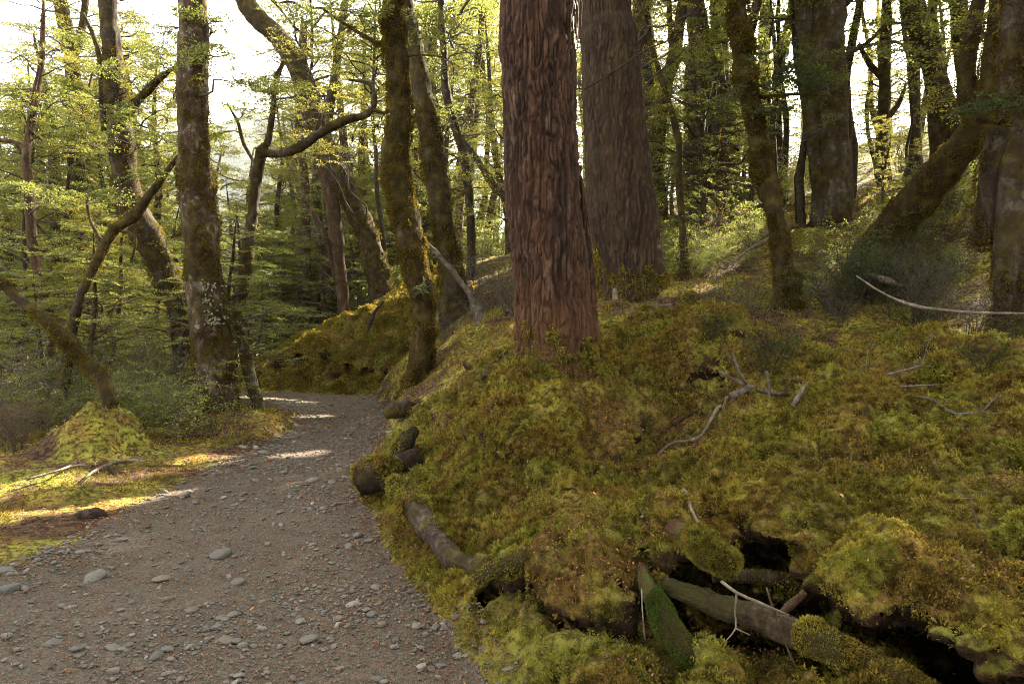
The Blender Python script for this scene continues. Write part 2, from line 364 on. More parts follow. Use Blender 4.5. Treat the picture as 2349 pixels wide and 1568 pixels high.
def moss_col(m, world=True):
    co = m.co(world)
    a = m.noise(co, 1.3, 3, .6); b = m.noise(co, 4.2, 4, .65, .3); c = m.noise(co, 21, 3, .6)
    wn = m.n('ShaderNodeTexNoise'); m.l(co, wn.inputs['Vector']); wn.inputs['Scale'].default_value = 6; wn.inputs['Detail'].default_value = 4
    wv = m.n('ShaderNodeVectorMath', operation='MULTIPLY_ADD'); m.l(wn.outputs['Color'], wv.inputs[0]); wv.inputs[1].default_value = (.35, .35, .35); m.l(co, wv.inputs[2])
    cell = m.voro(wv.outputs[0], 4.0, out='Color'); sx = m.n('ShaderNodeSeparateColor'); m.l(cell, sx.inputs[0])
    col = m.ramp(a, [(.32, (.060, .050, .014)), (.44, (.145, .122, .026)), (.57, (.27, .235, .042)), (.70, (.13, .135, .030))])
    col = m.mix(m.ramp(b, [(.48, 0.0), (.60, .8)]), col, (.150, .084, .026))
    col = m.mix(m.ramp(m.noise(co, 2.3, 3), [(.60, 0.0), (.70, .7)]), col, (.17, .21, .03))
    col = m.mix(.62, col, m.ramp(sx.outputs[0], [(0, (.10, .105, .022)), (.3, (.24, .215, .04)), (.48, (.155, .095, .03)), (.66, (.17, .20, .035)), (.80, (.12, .072, .026)), (.93, (.20, .14, .035)), (1, (.26, .22, .05))], 'CONSTANT'))
    col = m.mix(m.ramp(c, [(.40, .85), (.53, 0.0)]), col, (.034, .024, .010))
    col = m.mix(m.ramp(c, [(.56, 0.0), (.72, .5)]), col, (.30, .25, .055))
    return m.mix(1.0, col, (1.42, 1.42, 1.42), 'MULTIPLY')
def moss_mat(name, blade, trunk=False):
    m = NM(name)
    if trunk:
        co = m.co(True); col = m.ramp(m.math('ADD', m.math('MULTIPLY', m.noise(co, 3.5, 4, .65), .5), m.math('MULTIPLY', m.noise(co, 19, 3, .65), .5)), [(.38, (.016, .011, .005)), (.48, (.055, .040, .010)), (.57, (.125, .097, .020)), (.68, (.21, .165, .03))])
    else: col = moss_col(m)
    if blade:
        isl = m.island(); col = m.mix(m.math('MULTIPLY', m.ramp(isl, [(.75, 0.0), (1, 1.0)]), .5), col, (.20, .15, .035) if trunk else (.36, .33, .07))
        col = m.mix(m.ramp(isl, [(0, .55), (.22, 0.0)]), col, (.035, .024, .009))
        d = m.n('ShaderNodeBsdfDiffuse'); m.l(col, d.inputs[0]); t = m.n('ShaderNodeBsdfTranslucent'); m.l(m.mix(.35, col, (.50, .36, .05)), t.inputs[0])
        x = m.n('ShaderNodeMixShader'); x.inputs[0].default_value = .35; m.l(d.outputs[0], x.inputs[1]); m.l(t.outputs[0], x.inputs[2]); m.l(x.outputs[0], m.out.inputs[0])
    else:
        co = m.co(True)
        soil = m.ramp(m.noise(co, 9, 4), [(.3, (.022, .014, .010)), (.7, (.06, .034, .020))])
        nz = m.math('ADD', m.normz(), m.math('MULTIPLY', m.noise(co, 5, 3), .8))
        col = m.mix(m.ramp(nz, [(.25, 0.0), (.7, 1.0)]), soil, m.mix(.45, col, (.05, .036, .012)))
        h = m.math('ADD', m.noise(co, 60, 3), m.math('MULTIPLY', m.noise(co, 18, 3), 1.5))
        m.princ(col, .95, m.bump(h, .8, .02), .1)
    return m.m
MOSST = moss_mat('trunk_moss_strand', True, True)
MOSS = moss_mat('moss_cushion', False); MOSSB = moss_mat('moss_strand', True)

def bark_mat(name, dark, mid, pale, moss=.45, lichen=.2, stretch=.22, scale=9, mosscol=None):
    m = NM(name); co = m.co(False, (1, 1, stretch)); c1 = m.co(False)
    a = m.noise(co, scale, 5, .65, .4); v = m.voro(co, scale * 1.4)
    col = m.ramp(a, [(.28, dark), (.5, mid), (.72, pale)])
    col = m.mix(m.ramp(v, [(.0, 0.0), (.6, .55)]), col, dark)
    if lichen: col = m.mix(m.math('MULTIPLY', m.ramp(m.noise(c1, 8, 5, .75), [(.53, 0.0), (.62, 1.0)]), lichen), col, (.27, .26, .23))
    if moss:
        mm = m.noise(c1, 2.2, 4, .65); mc = m.ramp(m.noise(c1, 7, 3), [(.3, (.018, .013, .006)), (.5, (.040, .029, .009)), (.72, (.085, .068, .015))]) if mosscol is None else mosscol
        t = .78 - moss * .55; col = m.mix(m.ramp(mm, [(t - .06, 0.0), (t + .05, 1.0)]), col, mc)
    h = m.math('ADD', a, m.math('MULTIPLY', m.noise(c1, 45, 3), .4))
    m.princ(col, .9, m.bump(h, .9, .03), .2); return m.m
def hero_bark(name, warm):
    m = NM(name); co = m.co(False, (1, 1, .16)); c1 = m.co(False)
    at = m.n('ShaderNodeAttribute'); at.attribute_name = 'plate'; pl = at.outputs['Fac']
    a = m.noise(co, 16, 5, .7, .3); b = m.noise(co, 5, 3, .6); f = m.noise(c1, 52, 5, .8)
    col = m.ramp(m.math('ADD', m.math('MULTIPLY', pl, .62), m.math('MULTIPLY', f, .38)), [(.18, (.014, .008, .007)), (.42, (.056, .029, .020)), (.62, (.105, .060, .042)), (.84, (.20, .15, .125))] if warm else [(.18, (.012, .008, .006)), (.45, (.045, .028, .019)), (.66, (.085, .055, .038)), (.9, (.14, .11, .09))])  # weathered plates over red inner bark; fissure shade also put into the colour
    col = m.mix(m.ramp(a, [(.4, .5), (.6, 0.0)]), col, (.040, .018, .013))
    col = m.mix(m.ramp(b, [(.45, 0.0), (.7, .5)]), col, (.105, .048, .030) if warm else (.085, .05, .028))
    if not warm: col = m.mix(m.ramp(m.noise(c1, 2.2, 4), [(.5, 0.0), (.7, .45)]), col, (.065, .052, .022))
    if warm:
        zs = m.n('ShaderNodeSeparateXYZ'); m.l(c1, zs.inputs[0]); zf = m.math('ADD', zs.outputs[2], m.math('MULTIPLY', m.noise(c1, 3.5, 4, .65), -1.1))
        col = m.mix(m.ramp(zf, [(0.0, .7), (.45, 0.0)]), col, m.ramp(a, [(.3, (.055, .024, .013)), (.7, (.17, .082, .042))]))
    h = m.math('ADD', a, f); m.princ(col, .85, m.bump(h, .9, .02), .3); return m.m
BARK_HERO = hero_bark('red_brown_plated_bark', True); BARK_HERO2 = hero_bark('brown_stringy_bark', False)
BARK_PALE = bark_mat('mottled_pale_bark', (.022, .013, .009), (.085, .052, .036), (.24, .20, .17), .5, .6)
BARK_MOSS = bark_mat('mossy_bark', (.016, .011, .007), (.05, .034, .021), (.13, .105, .08), .62, .16)
BARK_DARK = bark_mat('dark_bark', (.016, .011, .008), (.045, .032, .022), (.11, .09, .07), .45, .2)
BARK_GREY = bark_mat('grey_bark', (.028, .021, .016), (.085, .068, .054), (.18, .155, .135), .55, .35)
BARK_RED = bark_mat('orange_bark', (.03, .016, .010), (.085, .048, .03), (.16, .11, .08), .35, .15)
TWIG = bark_mat('grey_twig', (.05, .04, .032), (.12, .10, .085), (.24, .22, .19), .15, .2, 1, 14)
TWIGD = bark_mat('dark_twig', (.022, .016, .012), (.05, .038, .028), (.09, .07, .055), .3, .1, 1, 14)
DEAD = bark_mat('bleached_dead_wood', (.09, .07, .055), (.24, .20, .165), (.42, .38, .33), .0, .35, .4, 20)
ROT = bark_mat('dark_rotten_wood', (.012, .008, .006), (.04, .026, .019), (.11, .085, .075), .22, .0, .3, 12)
ROOTB = bark_mat('weathered_brown_root', (.018, .011, .008), (.062, .044, .034), (.19, .165, .15), .5, .0, .35, 16)
LOGM = bark_mat('mossy_log_bark', (.018, .012, .008), (.05, .032, .02), (.13, .09, .06), .42, .0, .4, 26, (.038, .034, .010))
LOGG = bark_mat('bright_green_mossy_wood', (.03, .016, .011), (.085, .034, .022), (.12, .07, .045), .3, 0, .5, 12, (.055, .08, .014))
m = NM('bright_moss_strand'); m.princ(m.ramp(m.island(), [(0, (.02, .032, .008)), (.6, (.06, .088, .016)), (1, (.14, .17, .035))]), .9, None, .1); MOSSG = m.m

m = NM('forest_floor'); co = m.co(True)
lit = m.ramp(m.voro(co, 26, out='Color'), [(.2, (.035, .022, .014)), (.5, (.075, .045, .028)), (.8, (.12, .075, .05))])
col = m.mix(m.ramp(m.noise(co, 1.1, 4, .6), [(.44, 0.0), (.54, 1.0)]), lit, moss_col(m))
m.princ(col, .95, m.bump(m.math('ADD', m.noise(co, 40, 4), m.noise(co, 11, 3)), .9, .04), .1); FLOOR = m.m
m = NM('gravel_path'); co = m.co(True)
col = m.ramp(m.noise(co, 55, 5, .75), [(.3, (.050, .040, .032)), (.5, (.105, .087, .073)), (.7, (.175, .15, .13))])
col = m.mix(m.ramp(m.noise(co, 1.5, 4, .65), [(.45, 0.0), (.68, .5)]), col, (.088, .058, .042))
col = m.mix(m.ramp(m.voro(co, 70, out='Color'), [(.55, 0.0), (.9, .5)]), col, (.17, .15, .13))
m.princ(col, .92, m.bump(m.math('ADD', m.voro(co, 75), m.math('MULTIPLY', m.noise(co, 140, 3), .8)), .9, .012), .25); PATHM = m.m
def stone_mat(name, src):
    m = NM(name); co = m.co(False); r = m.island() if src == 'i' else m.objrand()
    col = m.ramp(r, [(0, (.09, .088, .088)), (.25, (.17, .165, .16)), (.5, (.12, .125, .135)), (.7, (.21, .195, .17)), (.85, (.14, .11, .09)), (.96, (.24, .23, .22)), (1, (.36, .34, .32))])
    col = m.mix(m.ramp(m.noise(co, 22 if src == 'o' else 60, 5, .7), [(.35, .5), (.65, 0.0)]), col, (.10, .09, .08))
    m.princ(col, .8, m.bump(m.noise(co, 70, 4, .7), .35, .01), .3); return m.m
STONE = stone_mat('river_stone', 'o'); GRAV = stone_mat('gravel_pebble', 'i')
m = NM('leaf_litter'); c = m.ramp(m.island(), [(0, (.06, .028, .017)), (.4, (.13, .055, .032)), (.8, (.21, .095, .055)), (.96, (.28, .17, .10)), (1, (.5, .22, .04))]); m.princ(c, .85, None, .2); LITTER = m.m
m = NM('orange_fallen_leaf'); m.princ(m.ramp(m.noise(m.co(), 60), [(.3, (.55, .16, .02)), (.7, (.75, .33, .06))]), .7, None, .3); ORANGE = m.m
m = NM('pale_lichen'); m.princ(m.ramp(m.noise(m.co(), 40), [(.3, (.13, .14, .09)), (.7, (.26, .27, .19))]), .9, None, .1); LICHEN = m.m
m = NM('mountain_forest'); co = m.co(True)
m.princ(m.ramp(m.noise(co, .012, 6, .7), [(.3, (.035, .05, .03)), (.6, (.07, .08, .045)), (.8, (.16, .15, .12))]), .95, m.bump(m.noise(co, .05, 5), 1, 12), .05); MOUNT = m.m

# ------------------------------------------------------------------ terrain
NB = (-1.75, 4.6, 1.35, 7.4)     # the near bank, built as a solid with hollows: x0 x1 y0 y1
FB = (-7.5, -1.2, 15.2, 19.5)    # the bank across the bend of the path
def inside(x, y, b, marg):
    return smooth(0, marg, np.minimum(np.minimum(x - b[0], b[1] - x), np.minimum(y - b[2], b[3] - y)))
def axis(lo, hi, c, near, far, grow):
    a = [c]; s = near
    while a[-1] < hi: a.append(a[-1] + s); s = min(far, s * grow) if abs(a[-1] - c) > 6 else near
    b = [c]; s = near
    while b[-1] > lo: b.append(b[-1] - s); s = min(far, s * grow) if abs(b[-1] - c) > 6 else near
    return np.array(b[::-1][:-1] + a)
gx = axis(-500, 500, -1, .09, 30, 1.06); gy = axis(-200, 900, 8, .09, 40, 1.06)
X, Y = np.meshgrid(gx, gy, indexing='ij')
Z = H(X, Y)
far = smooth(80, 400, np.hypot(X, Y)); Z = Z * (1 - far) + far * np.clip(X * .08, -20, 40)
Z -= .035 * smooth(-.05, .12, path_sd(X, Y))
Z -= .95 * inside(X, Y, NB, .45) * smooth(-.02, .25, -path_sd(X, Y)) + .5 * inside(X, Y, FB, .7) * smooth(.0, .5, -path_sd(X, Y))
Z += .02 * n2(X, Y, 7, 12) * smooth(.0, .3, -path_sd(X, Y))
def grid_mesh(X, Y, Z):
    nx, ny = X.shape; V = np.stack([X, Y, Z], -1).reshape(-1, 3); i = np.arange(nx - 1)[:, None] * ny + np.arange(ny - 1)[None]
    return V, np.stack([i, i + ny, i + ny + 1, i + 1], -1).reshape(-1, 4)
b = MB(); b.add(*grid_mesh(X, Y, Z)); kind(b.build('ground', FLOOR), 'structure')

# path sheet, a few millimetres above the lowered ground
t = np.linspace(0, 1, 560); s = np.linspace(-.06, 1.06, 130)
def along(poly, t):
    L = np.concatenate([[0], np.cumsum(np.linalg.norm(np.diff(poly, axis=0), axis=1))]); L /= L[-1]
    return np.stack([np.interp(t, L, poly[:, 0]), np.interp(t, L, poly[:, 1])], -1)
tt = t ** 1.35; a, c = along(PR, tt), along(PL, tt)
X = a[:, None, 0] * (1 - s) + c[:, None, 0] * s; Y = a[:, None, 1] * (1 - s) + c[:, None, 1] * s
Z = np.minimum(H(X, Y), .08) - .006 + .006 * n2(X, Y, 14, 13) + .004 * n2(X, Y, 33, 14)
b = MB(); b.add(*grid_mesh(X, Y, Z)); kind(b.build('path', PATHM), 'structure')

def nets(F, org, vox):
    """naive surface nets of the zero level of F"""
    nx, ny, nz = F.shape; neg = F < 0
    c = [(i, j, k) for i in (0, 1) for j in (0, 1) for k in (0, 1)]
    sl = lambda A, i, j, k: A[i:nx - 1 + i, j:ny - 1 + j, k:nz - 1 + k]
    cnt = sum(sl(neg, *q).astype(np.int8) for q in c); act = (cnt > 0) & (cnt < 8)
    idx = -np.ones(act.shape, np.int32); I = np.argwhere(act); idx[act] = np.arange(len(I))
    acc = np.zeros((len(I), 3)); num = np.zeros(len(I))
    val = {q: sl(F, *q)[act] for q in c}
    for q in c:
        for ax in range(3):
            if q[ax] == 0:
                r = list(q); r[ax] = 1; r = tuple(r); va, vb = val[q], val[r]; m = (va < 0) != (vb < 0)
                tq = va[m] / (va[m] - vb[m]); p = np.tile(np.array(q, float), (m.sum(), 1)); p[:, ax] += tq; acc[m] += p; num[m] += 1
    V = (I + acc / num[:, None]) * vox + org; Q = []
    for ax in range(3):
        lo = [slice(1, -1)] * 3; hi = [slice(1, -1)] * 3; lo[ax] = slice(0, -1); hi[ax] = slice(1, None)
        a_, b_ = neg[tuple(lo)], neg[tuple(hi)]; ch = np.argwhere(a_ != b_)
        flip = a_[a_ != b_]; off = np.array([1, 1, 1]); off[ax] = 0; ch = ch + off
        u, v = (ax + 1) % 3, (ax + 2) % 3; eu = np.eye(3, dtype=int)[u]; ev = np.eye(3, dtype=int)[v]
        g = lambda d: idx[tuple((ch - d).T)]
        q = np.stack([g(0 * eu), g(eu), g(eu + ev), g(ev)], -1); q[~flip] = q[~flip][:, ::-1]; Q.append(q)
    Q = np.concatenate(Q); Q = Q[(Q >= 0).all(1)]
    return V, Q
def vnormals(V, T):
    fn = np.cross(V[T[:, 1]] - V[T[:, 0]], V[T[:, 2]] - V[T[:, 0]]); N = np.zeros_like(V)
    for k in range(3): np.add.at(N, T[:, k], fn)
    return unit(N)
def capsule(G, a, b, r0, r1=None, flat=1.0):
    a = np.asarray(a, float); b = np.asarray(b, float); r1 = r0 if r1 is None else r1; e = b - a
    t = np.clip(((G[0] - a[0]) * e[0] + (G[1] - a[1]) * e[1] + (G[2] - a[2]) * e[2]) / max(e @ e, 1e-9), 0, 1)
    return np.sqrt((G[0] - a[0] - t * e[0]) ** 2 + (G[1] - a[1] - t * e[1]) ** 2 + ((G[2] - a[2] - t * e[2]) / flat) ** 2) - (r0 + (r1 - r0) * t)
def solid(name, box, z0, z1, vox, carve, fill, mat, lumps):
    xs = np.arange(box[0], box[1], vox); ys = np.arange(box[2], box[3], vox); zs = np.arange(z0, z1, vox)
    X, Y = np.meshgrid(xs, ys, indexing='ij'); h = H(X, Y)
    ps = path_sd(X, Y); h = h - .06 * smooth(0, .15, ps)
    F = (zs[None, None] - h[..., None]).astype(np.float32)
    gxx, gyy = np.gradient(h, vox); F /= np.sqrt(1 + np.minimum(gxx ** 2 + gyy ** 2, 6))[..., None].astype(np.float32)
    G = (X[..., None], Y[..., None], zs[None, None])
    for q in fill: 
        d = capsule(G, *q); k = .12; hh = np.clip(.5 + .5 * (d - F) / k, 0, 1); F = d * (1 - hh) + F * hh - k * hh * (1 - hh)
    C = None
    for q in carve:
        d = capsule(G, *q); C = d if C is None else np.minimum(C, d)
    if C is not None:
        near = np.abs(C) < .25
        pts = np.stack([np.broadcast_to(g, F.shape)[near] for g in G], -1)
        C = C.astype(np.float32); C[near] += .09 * fbm(pts * 5.0, 2, 41) + .05 * noise(pts * 13, 42)
        F = np.maximum(F, -C)
    V, Q = nets(F, np.array([xs[0], ys[0], zs[0]]), vox)
    T = np.concatenate([Q[:, [0, 1, 2]], Q[:, [0, 2, 3]]]); N = vnormals(V, T)
    sdv = path_sd(V[:, 0], V[:, 1]); am = smooth(.05, .4, -sdv)
    for f, a, sd_ in lumps: V = V + N * ((np.abs(noise(V * f, sd_)) - .3) * a * am)[:, None]
    N = vnormals(V, T)
    b = MB(); b.add(V, Q); o = b.build(name, mat); kind(o, 'structure')
    return V, T, N, o
def hollow(x0, y0, x1, y1, d, r, deep=.8, flat=.85):
    """a hollow running back under the moss between two points of the bank's face"""
    n = max(2, int(math.hypot(x1 - x0, y1 - y0) / 45) + 1); r = r * (1.28 if d < 5 else 1)
    return [(P(x0 + (x1 - x0) * t, y0 + (y1 - y0) * t, d - .1), P(x0 + (x1 - x0) * t, y0 + (y1 - y0) * t, d + deep), r, r * .9, flat) for t in np.linspace(0, 1, n)]
CARVE = [ # hollows under the lip (a, b, radius, radius, flatness)
    *hollow(1140, 1362, 1235, 1372, 3.25, .105), *hollow(1235, 1385, 1290, 1420, 3.1, .06), *hollow(1290, 1445, 1450, 1465, 2.95, .075, .6),
    *hollow(1500, 1400, 1545, 1440, 2.85, .12), *hollow(1545, 1330, 1590, 1335, 2.9, .13), *hollow(1600, 1355, 1700, 1385, 2.82, .14), *hollow(1712, 1262, 1760, 1290, 2.95, .115), *hollow(1690, 1330, 1790, 1330, 2.88, .10),
    *hollow(1700, 1390, 1850, 1420, 2.7, .12), *hollow(1850, 1440, 2040, 1462, 2.55, .07), *hollow(1620, 1470, 1860, 1520, 2.62, .11, .6), *hollow(2095, 1490, 2150, 1520, 2.28, .12), *hollow(2150, 1530, 2250, 1600, 2.15, .145),
    (P(1195, 1225, 3.55), P(1230, 1235, 3.8), .045, .05, .7),
    (P(1570, 905, 5.75), P(1640, 870, 6.2), .17, .14, .7), (P(2180, 985, 4.95), P(2290, 975, 5.2), .17, .18, .7), (P(2320, 1090, 3.95), P(2390, 1110, 3.9), .09, .1, .6),
    (P(880, 1085, 6.0), P(930, 1095, 6.0), .10, .08, .7), (P(905, 970, 7.2), P(940, 980, 7.4), .10, .1, .8)]
FILL = [ # moss grown roots of the big tree
    (P(1205, 905, 5.72), P(1160, 1030, 5.05), .25, .19, 1.0), (P(1262, 925, 5.6), P(1245, 1090, 4.75), .26, .17, 1.0), (P(1338, 925, 5.65), P(1415, 1060, 4.8), .17, .10, 1.0), (P(1300, 925, 5.6), P(1330, 1060, 4.9), .19, .13, 1.0), (P(1372, 890, 5.95), P(1430, 1000, 5.3), .15, .11, 1.0),
    (P(1370, 860, 6.2), P(1440, 960, 5.6), .16, .13, 1.0)]
LUMPS = [(2.7, .17, 51), (6.0, .10, 52), (16, .036, 53), (40, .015, 54)]
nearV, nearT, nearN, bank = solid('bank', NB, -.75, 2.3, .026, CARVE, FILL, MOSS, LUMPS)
from mathutils.bvhtree import BVHTree
NBVH = BVHTree.FromPolygons([tuple(v) for v in nearV], [tuple(t_) for t_ in nearT])
def on_moss(p, lift):
    """raise a point to the bank's surface where it would be buried in it"""
    h = NBVH.ray_cast(Vector((p[0], p[1], 3.0)), Vector((0, 0, -1)))[0]
    return p if h is None or p[2] > h[2] + lift else np.array([p[0], p[1], h[2] + lift])
FCARVE = [*hollow(585, 862, 640, 835, 16.75, .20, .5), *hollow(640, 838, 745, 828, 16.85, .26, .5), *hollow(745, 845, 890, 862, 16.8, .15, .5)]
farV, farT, farN, _o = solid('bank', FB, -.5, 3.4, .06, FCARVE, [], MOSS, [(1.6, .22, 61), (4, .10, 62), (10, .05, 63)])

# mountain ridge beyond the valley
mx = np.linspace(-1040, 1040, 260); my = np.linspace(360, 1040, 90); X, Y = np.meshgrid(mx, my, indexing='ij')
prof = 236 * np.exp(-((X + 280) / 250) ** 2) + 104 * np.exp(-((X + 680) / 240) ** 2) + 132 * np.exp(-((X - 360) / 360) ** 2)
Z = prof * smooth(360, 760, Y) * (1 + .25 * n2(X, Y, .010, 71, 4)) + 24 * n2(X, Y, .015, 72, 4) * smooth(360, 520, Y) - 30
b = MB(); b.add(*grid_mesh(X, Y, Z)); kind(b.build('mountain', MOUNT), 'structure')

# ------------------------------------------------------------------ trees
def trunk_disp(lump=.14, fine=.05, sx=2.6, seed=0):
    def f(V, nor, th, s, r):
        q = V * np.array([sx, sx, sx * .45])
        return r * (lump * 1.6 * fbm(q, 2, 80 + seed) + fine * 2.4 * noise(V * np.array([9, 9, 4]), 83 + seed)) + np.minimum(.016, r * .12) * noise(V * np.array([22, 22, 9]), 84)
    return f
def plate_disp(seed=0, amp=1.0, fz=1.0):
    def f(V, nor, th, s, r):
        w = V + .03 * np.stack([noise(V * 5, 90 + seed), noise(V * 5, 91 + seed), noise(V * 3, 92 + seed)], -1)
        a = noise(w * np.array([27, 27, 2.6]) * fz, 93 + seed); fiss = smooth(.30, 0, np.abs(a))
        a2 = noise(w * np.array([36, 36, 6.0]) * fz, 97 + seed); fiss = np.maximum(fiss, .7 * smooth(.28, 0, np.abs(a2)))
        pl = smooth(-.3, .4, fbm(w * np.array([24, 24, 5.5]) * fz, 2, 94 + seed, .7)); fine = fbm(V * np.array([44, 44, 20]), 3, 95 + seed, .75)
        f.plate = np.clip(.32 + .40 * pl + .42 * fine - .85 * fiss, 0, 1)  # bark tone, darkened in the fissures to bring out the relief
        if seed == 0:
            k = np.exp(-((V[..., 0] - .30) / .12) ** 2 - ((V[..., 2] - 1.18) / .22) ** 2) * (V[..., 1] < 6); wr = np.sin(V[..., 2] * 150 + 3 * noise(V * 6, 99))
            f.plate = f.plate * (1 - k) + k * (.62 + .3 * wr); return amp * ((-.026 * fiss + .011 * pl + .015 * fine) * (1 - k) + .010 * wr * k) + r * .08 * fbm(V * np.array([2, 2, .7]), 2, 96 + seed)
        return amp * (-.026 * fiss + .011 * pl + .015 * fine) + r * .08 * fbm(V * np.array([2, 2, .7]), 2, 96 + seed)
    return f
def fuzz(V, T, n, L, rng, droop=.5, cover=.1, seed=0, zmax=None):
    """moss strands on part of a surface"""
    N = vnormals(V, T)
    if zmax is not None and (V[T[:, 0], 2] < zmax).any(): T = T[V[T[:, 0], 2] < zmax]
    a, b_, c_ = V[T[:, 0]], V[T[:, 1]], V[T[:, 2]]
    ar = np.linalg.norm(np.cross(b_ - a, c_ - a), axis=1); ar = ar / ar.sum()
    f = rng.choice(len(T), n, p=ar); u = rng.random((n, 2)); m = u.sum(1) > 1; u[m] = 1 - u[m]
    p = a[f] + (b_[f] - a[f]) * u[:, :1] + (c_[f] - a[f]) * u[:, 1:]; nr = N[T[f, 0]]
    k = fbm(p * np.array([2.2, 2.2, 1.6]), 3, 130 + seed) > cover
    if zmax is not None: k &= p[:, 2] < zmax - .75 * np.abs(fbm(p * np.array([4, 4, 1.2]), 2, 133)) - .15
    p, nr = p[k], nr[k]
    ax = unit(nr * .9 + rng.normal(0, .45, p.shape) - np.array([0, 0, droop]))
    cl = smooth(-.25, .45, noise(p * np.array([9, 9, 6]), 131 + seed))
    return leaves(p + nr * (cl[:, None] * L * .8 - .1 * L), ax, unit(nr + rng.normal(0, .6, p.shape)), L * (.45 + .9 * rng.random(len(p))) * (.7 + .8 * cl), .36, .1)

def limb_curve(p0, p1, rng, wob=.10, sag=.08):
    L = np.linalg.norm(p1 - p0); t = np.linspace(0, 1, 6)[:, None]
    q = p0 * (1 - t) + p1 * t; q[:, 2] += (np.sin(t[:, 0] * np.pi) * sag * L)
    q[1:-1] += rng.normal(0, wob * L * .5, (4, 3)) * np.array([1, 1, .7]); return q
def crown_limbs(mb, limbs, rng, ls=.028, n=34, dens=1.0, rtip=.004, wide=.45, lm=0, wm=1, base=None, gaps=True):
    """limbs: (start, end, radius, sprays, spray length); leaves in slot lm, wood in slot wm"""
    Cs, Ds, Ss = [], [], []
    for p0, p1, r0, ns, S in limbs:
        q = limb_curve(np.asarray(p0, float), np.asarray(p1, float), rng)
        V, Q, T = tube(q, np.linspace(r0, max(rtip, r0 * .25), 6), 5 if r0 > .012 else 4, .12 if r0 > .012 else .2); mb.add(V, Q, T, wm)
        d = unit(p1 - p0); side = unit(np.cross(d, np.array([0, 0, 1.0]) + .01 * d))
        ns = max(1, int(ns * dens)); t = .22 + .78 * (np.arange(ns) + rng.random(ns)) / ns
        c = np.stack([np.interp(t * 5, range(6), q[:, k]) for k in range(3)], -1)
        sg = np.where(np.arange(ns) % 2, 1, -1)[:, None]
        L = np.linalg.norm(p1 - p0); off = side[None] * sg * (rng.random((ns, 1)) * wide * L * (1.1 - t[:, None]) )
        dd = unit(d[None] * .65 + side[None] * sg * .75 + rng.normal(0, .22, (ns, 3)) * np.array([1, 1, .45]))
        a = c + off; a[:, 2] += rng.normal(0, .05, ns)
        Va, Qa = twigs(c, a + dd * S * .12, .005, .003); mb.add(Va, Qa, None, wm)
        Cs.append(a); Ds.append(dd); Ss.append(S * (.7 + .6 * rng.random(ns)))
    C, D, S = np.concatenate(Cs), np.concatenate(Ds), np.concatenate(Ss)
    if gaps:
        k = gap_free(C + (0 if base is None else base), .12); C, D, S = C[k], D[k], S[k]
    if not len(C): return
    V, Q = twigs(C, C + D * S[:, None] * .8 - np.array([0, 0, .06]) * S[:, None], .004, .0015); mb.add(V, Q, None, wm)
    V, Q = spray(C, D, S, n, ls, rng); mb.add(V, Q, None, lm)

CDATA = []
def crown_variant(i, h, spread, nl, leaf, wood, rng, ls=.045, n=78, sp=11, dens=1.0, low=.12):
    nl = int(nl * 1.35)
    mb = MB(); limbs = []
    for k in range(nl):
        z = h * (low + (1 - low) * ((k + rng.random()) / nl)); az = k * 2.4 + rng.normal(0, .4)
        f = z / h; L = spread * (.55 + .45 * math.sin(min(1, f * 1.35) * math.pi * .85)) * (.65 + .6 * rng.random()) * (1.15 - .65 * f)
        p0 = np.array([0, 0, z]); p1 = p0 + np.array([math.cos(az) * L, math.sin(az) * L, L * rng.uniform(-.05, .4)])
        limbs.append((p0, p1, .012 + .012 * L, sp, .34 + .14 * L))
    crown_limbs(mb, limbs, rng, ls, n, dens, gaps=False)
    o = mb.build('crown_%d' % i, [leaf, wood]); me = o.data; bpy.data.objects.remove(o); me.name = 'crown'
    CDATA.append((np.concatenate(mb.v), mb.q, mb.t, [leaf, wood])); return me
rngc = np.random.default_rng(21)
def crown_part(i, root, loc, scale, rz):
    """a shared crown mesh, or a copy thinned where a shaft of sun comes through"""
    V, qs, ts, mats = CDATA[i]; c, s_ = math.cos(rz), math.sin(rz); base = np.array(root.location); br = root.rotation_euler[2]
    L = V * np.array(scale); L = np.stack([L[:, 0] * c - L[:, 1] * s_, L[:, 0] * s_ + L[:, 1] * c, L[:, 2]], -1) + np.array(loc)
    c, s_ = math.cos(br), math.sin(br); W = np.stack([L[:, 0] * c - L[:, 1] * s_, L[:, 0] * s_ + L[:, 1] * c, L[:, 2]], -1) + base
    ok = gap_free(W)
    if ok.all():
        o = link('crown', CROWNS[i], root); o.location = loc; o.scale = scale; o.rotation_euler = (0, 0, rz); return o
    mb = MB(); mb.v = [L.astype(np.float32)]; mb.n = len(L); mb.q = [(q[ok[q].all(1)], m) for q, m in qs]; mb.t = [(t[ok[t].all(1)], m) for t, m in ts]
    return mb.build('crown', mats, root)
CROWNS = [crown_variant(i, *a, rngc, **k) for i, (a, k) in enumerate([
    ((8, 2.3, 26, LEAF, TWIG), {}), ((8, 1.9, 24, LEAFY, TWIG), {}), ((8, 2.6, 28, LEAF, TWIGD), {}), ((8, 2.1, 20, LEAFY, TWIG), dict(sp=7)),
    ((8, 2.8, 30, LEAF, TWIG), dict(low=.02)), ((8, 2.4, 26, LEAFY, TWIGD), dict(low=.02)), ((6, 4.2, 30, LEAF, TWIG), dict(sp=12, n=58, low=.05)), ((6, 3.6, 26, LEAFY, TWIG), dict(sp=11, n=58, low=.05))])]

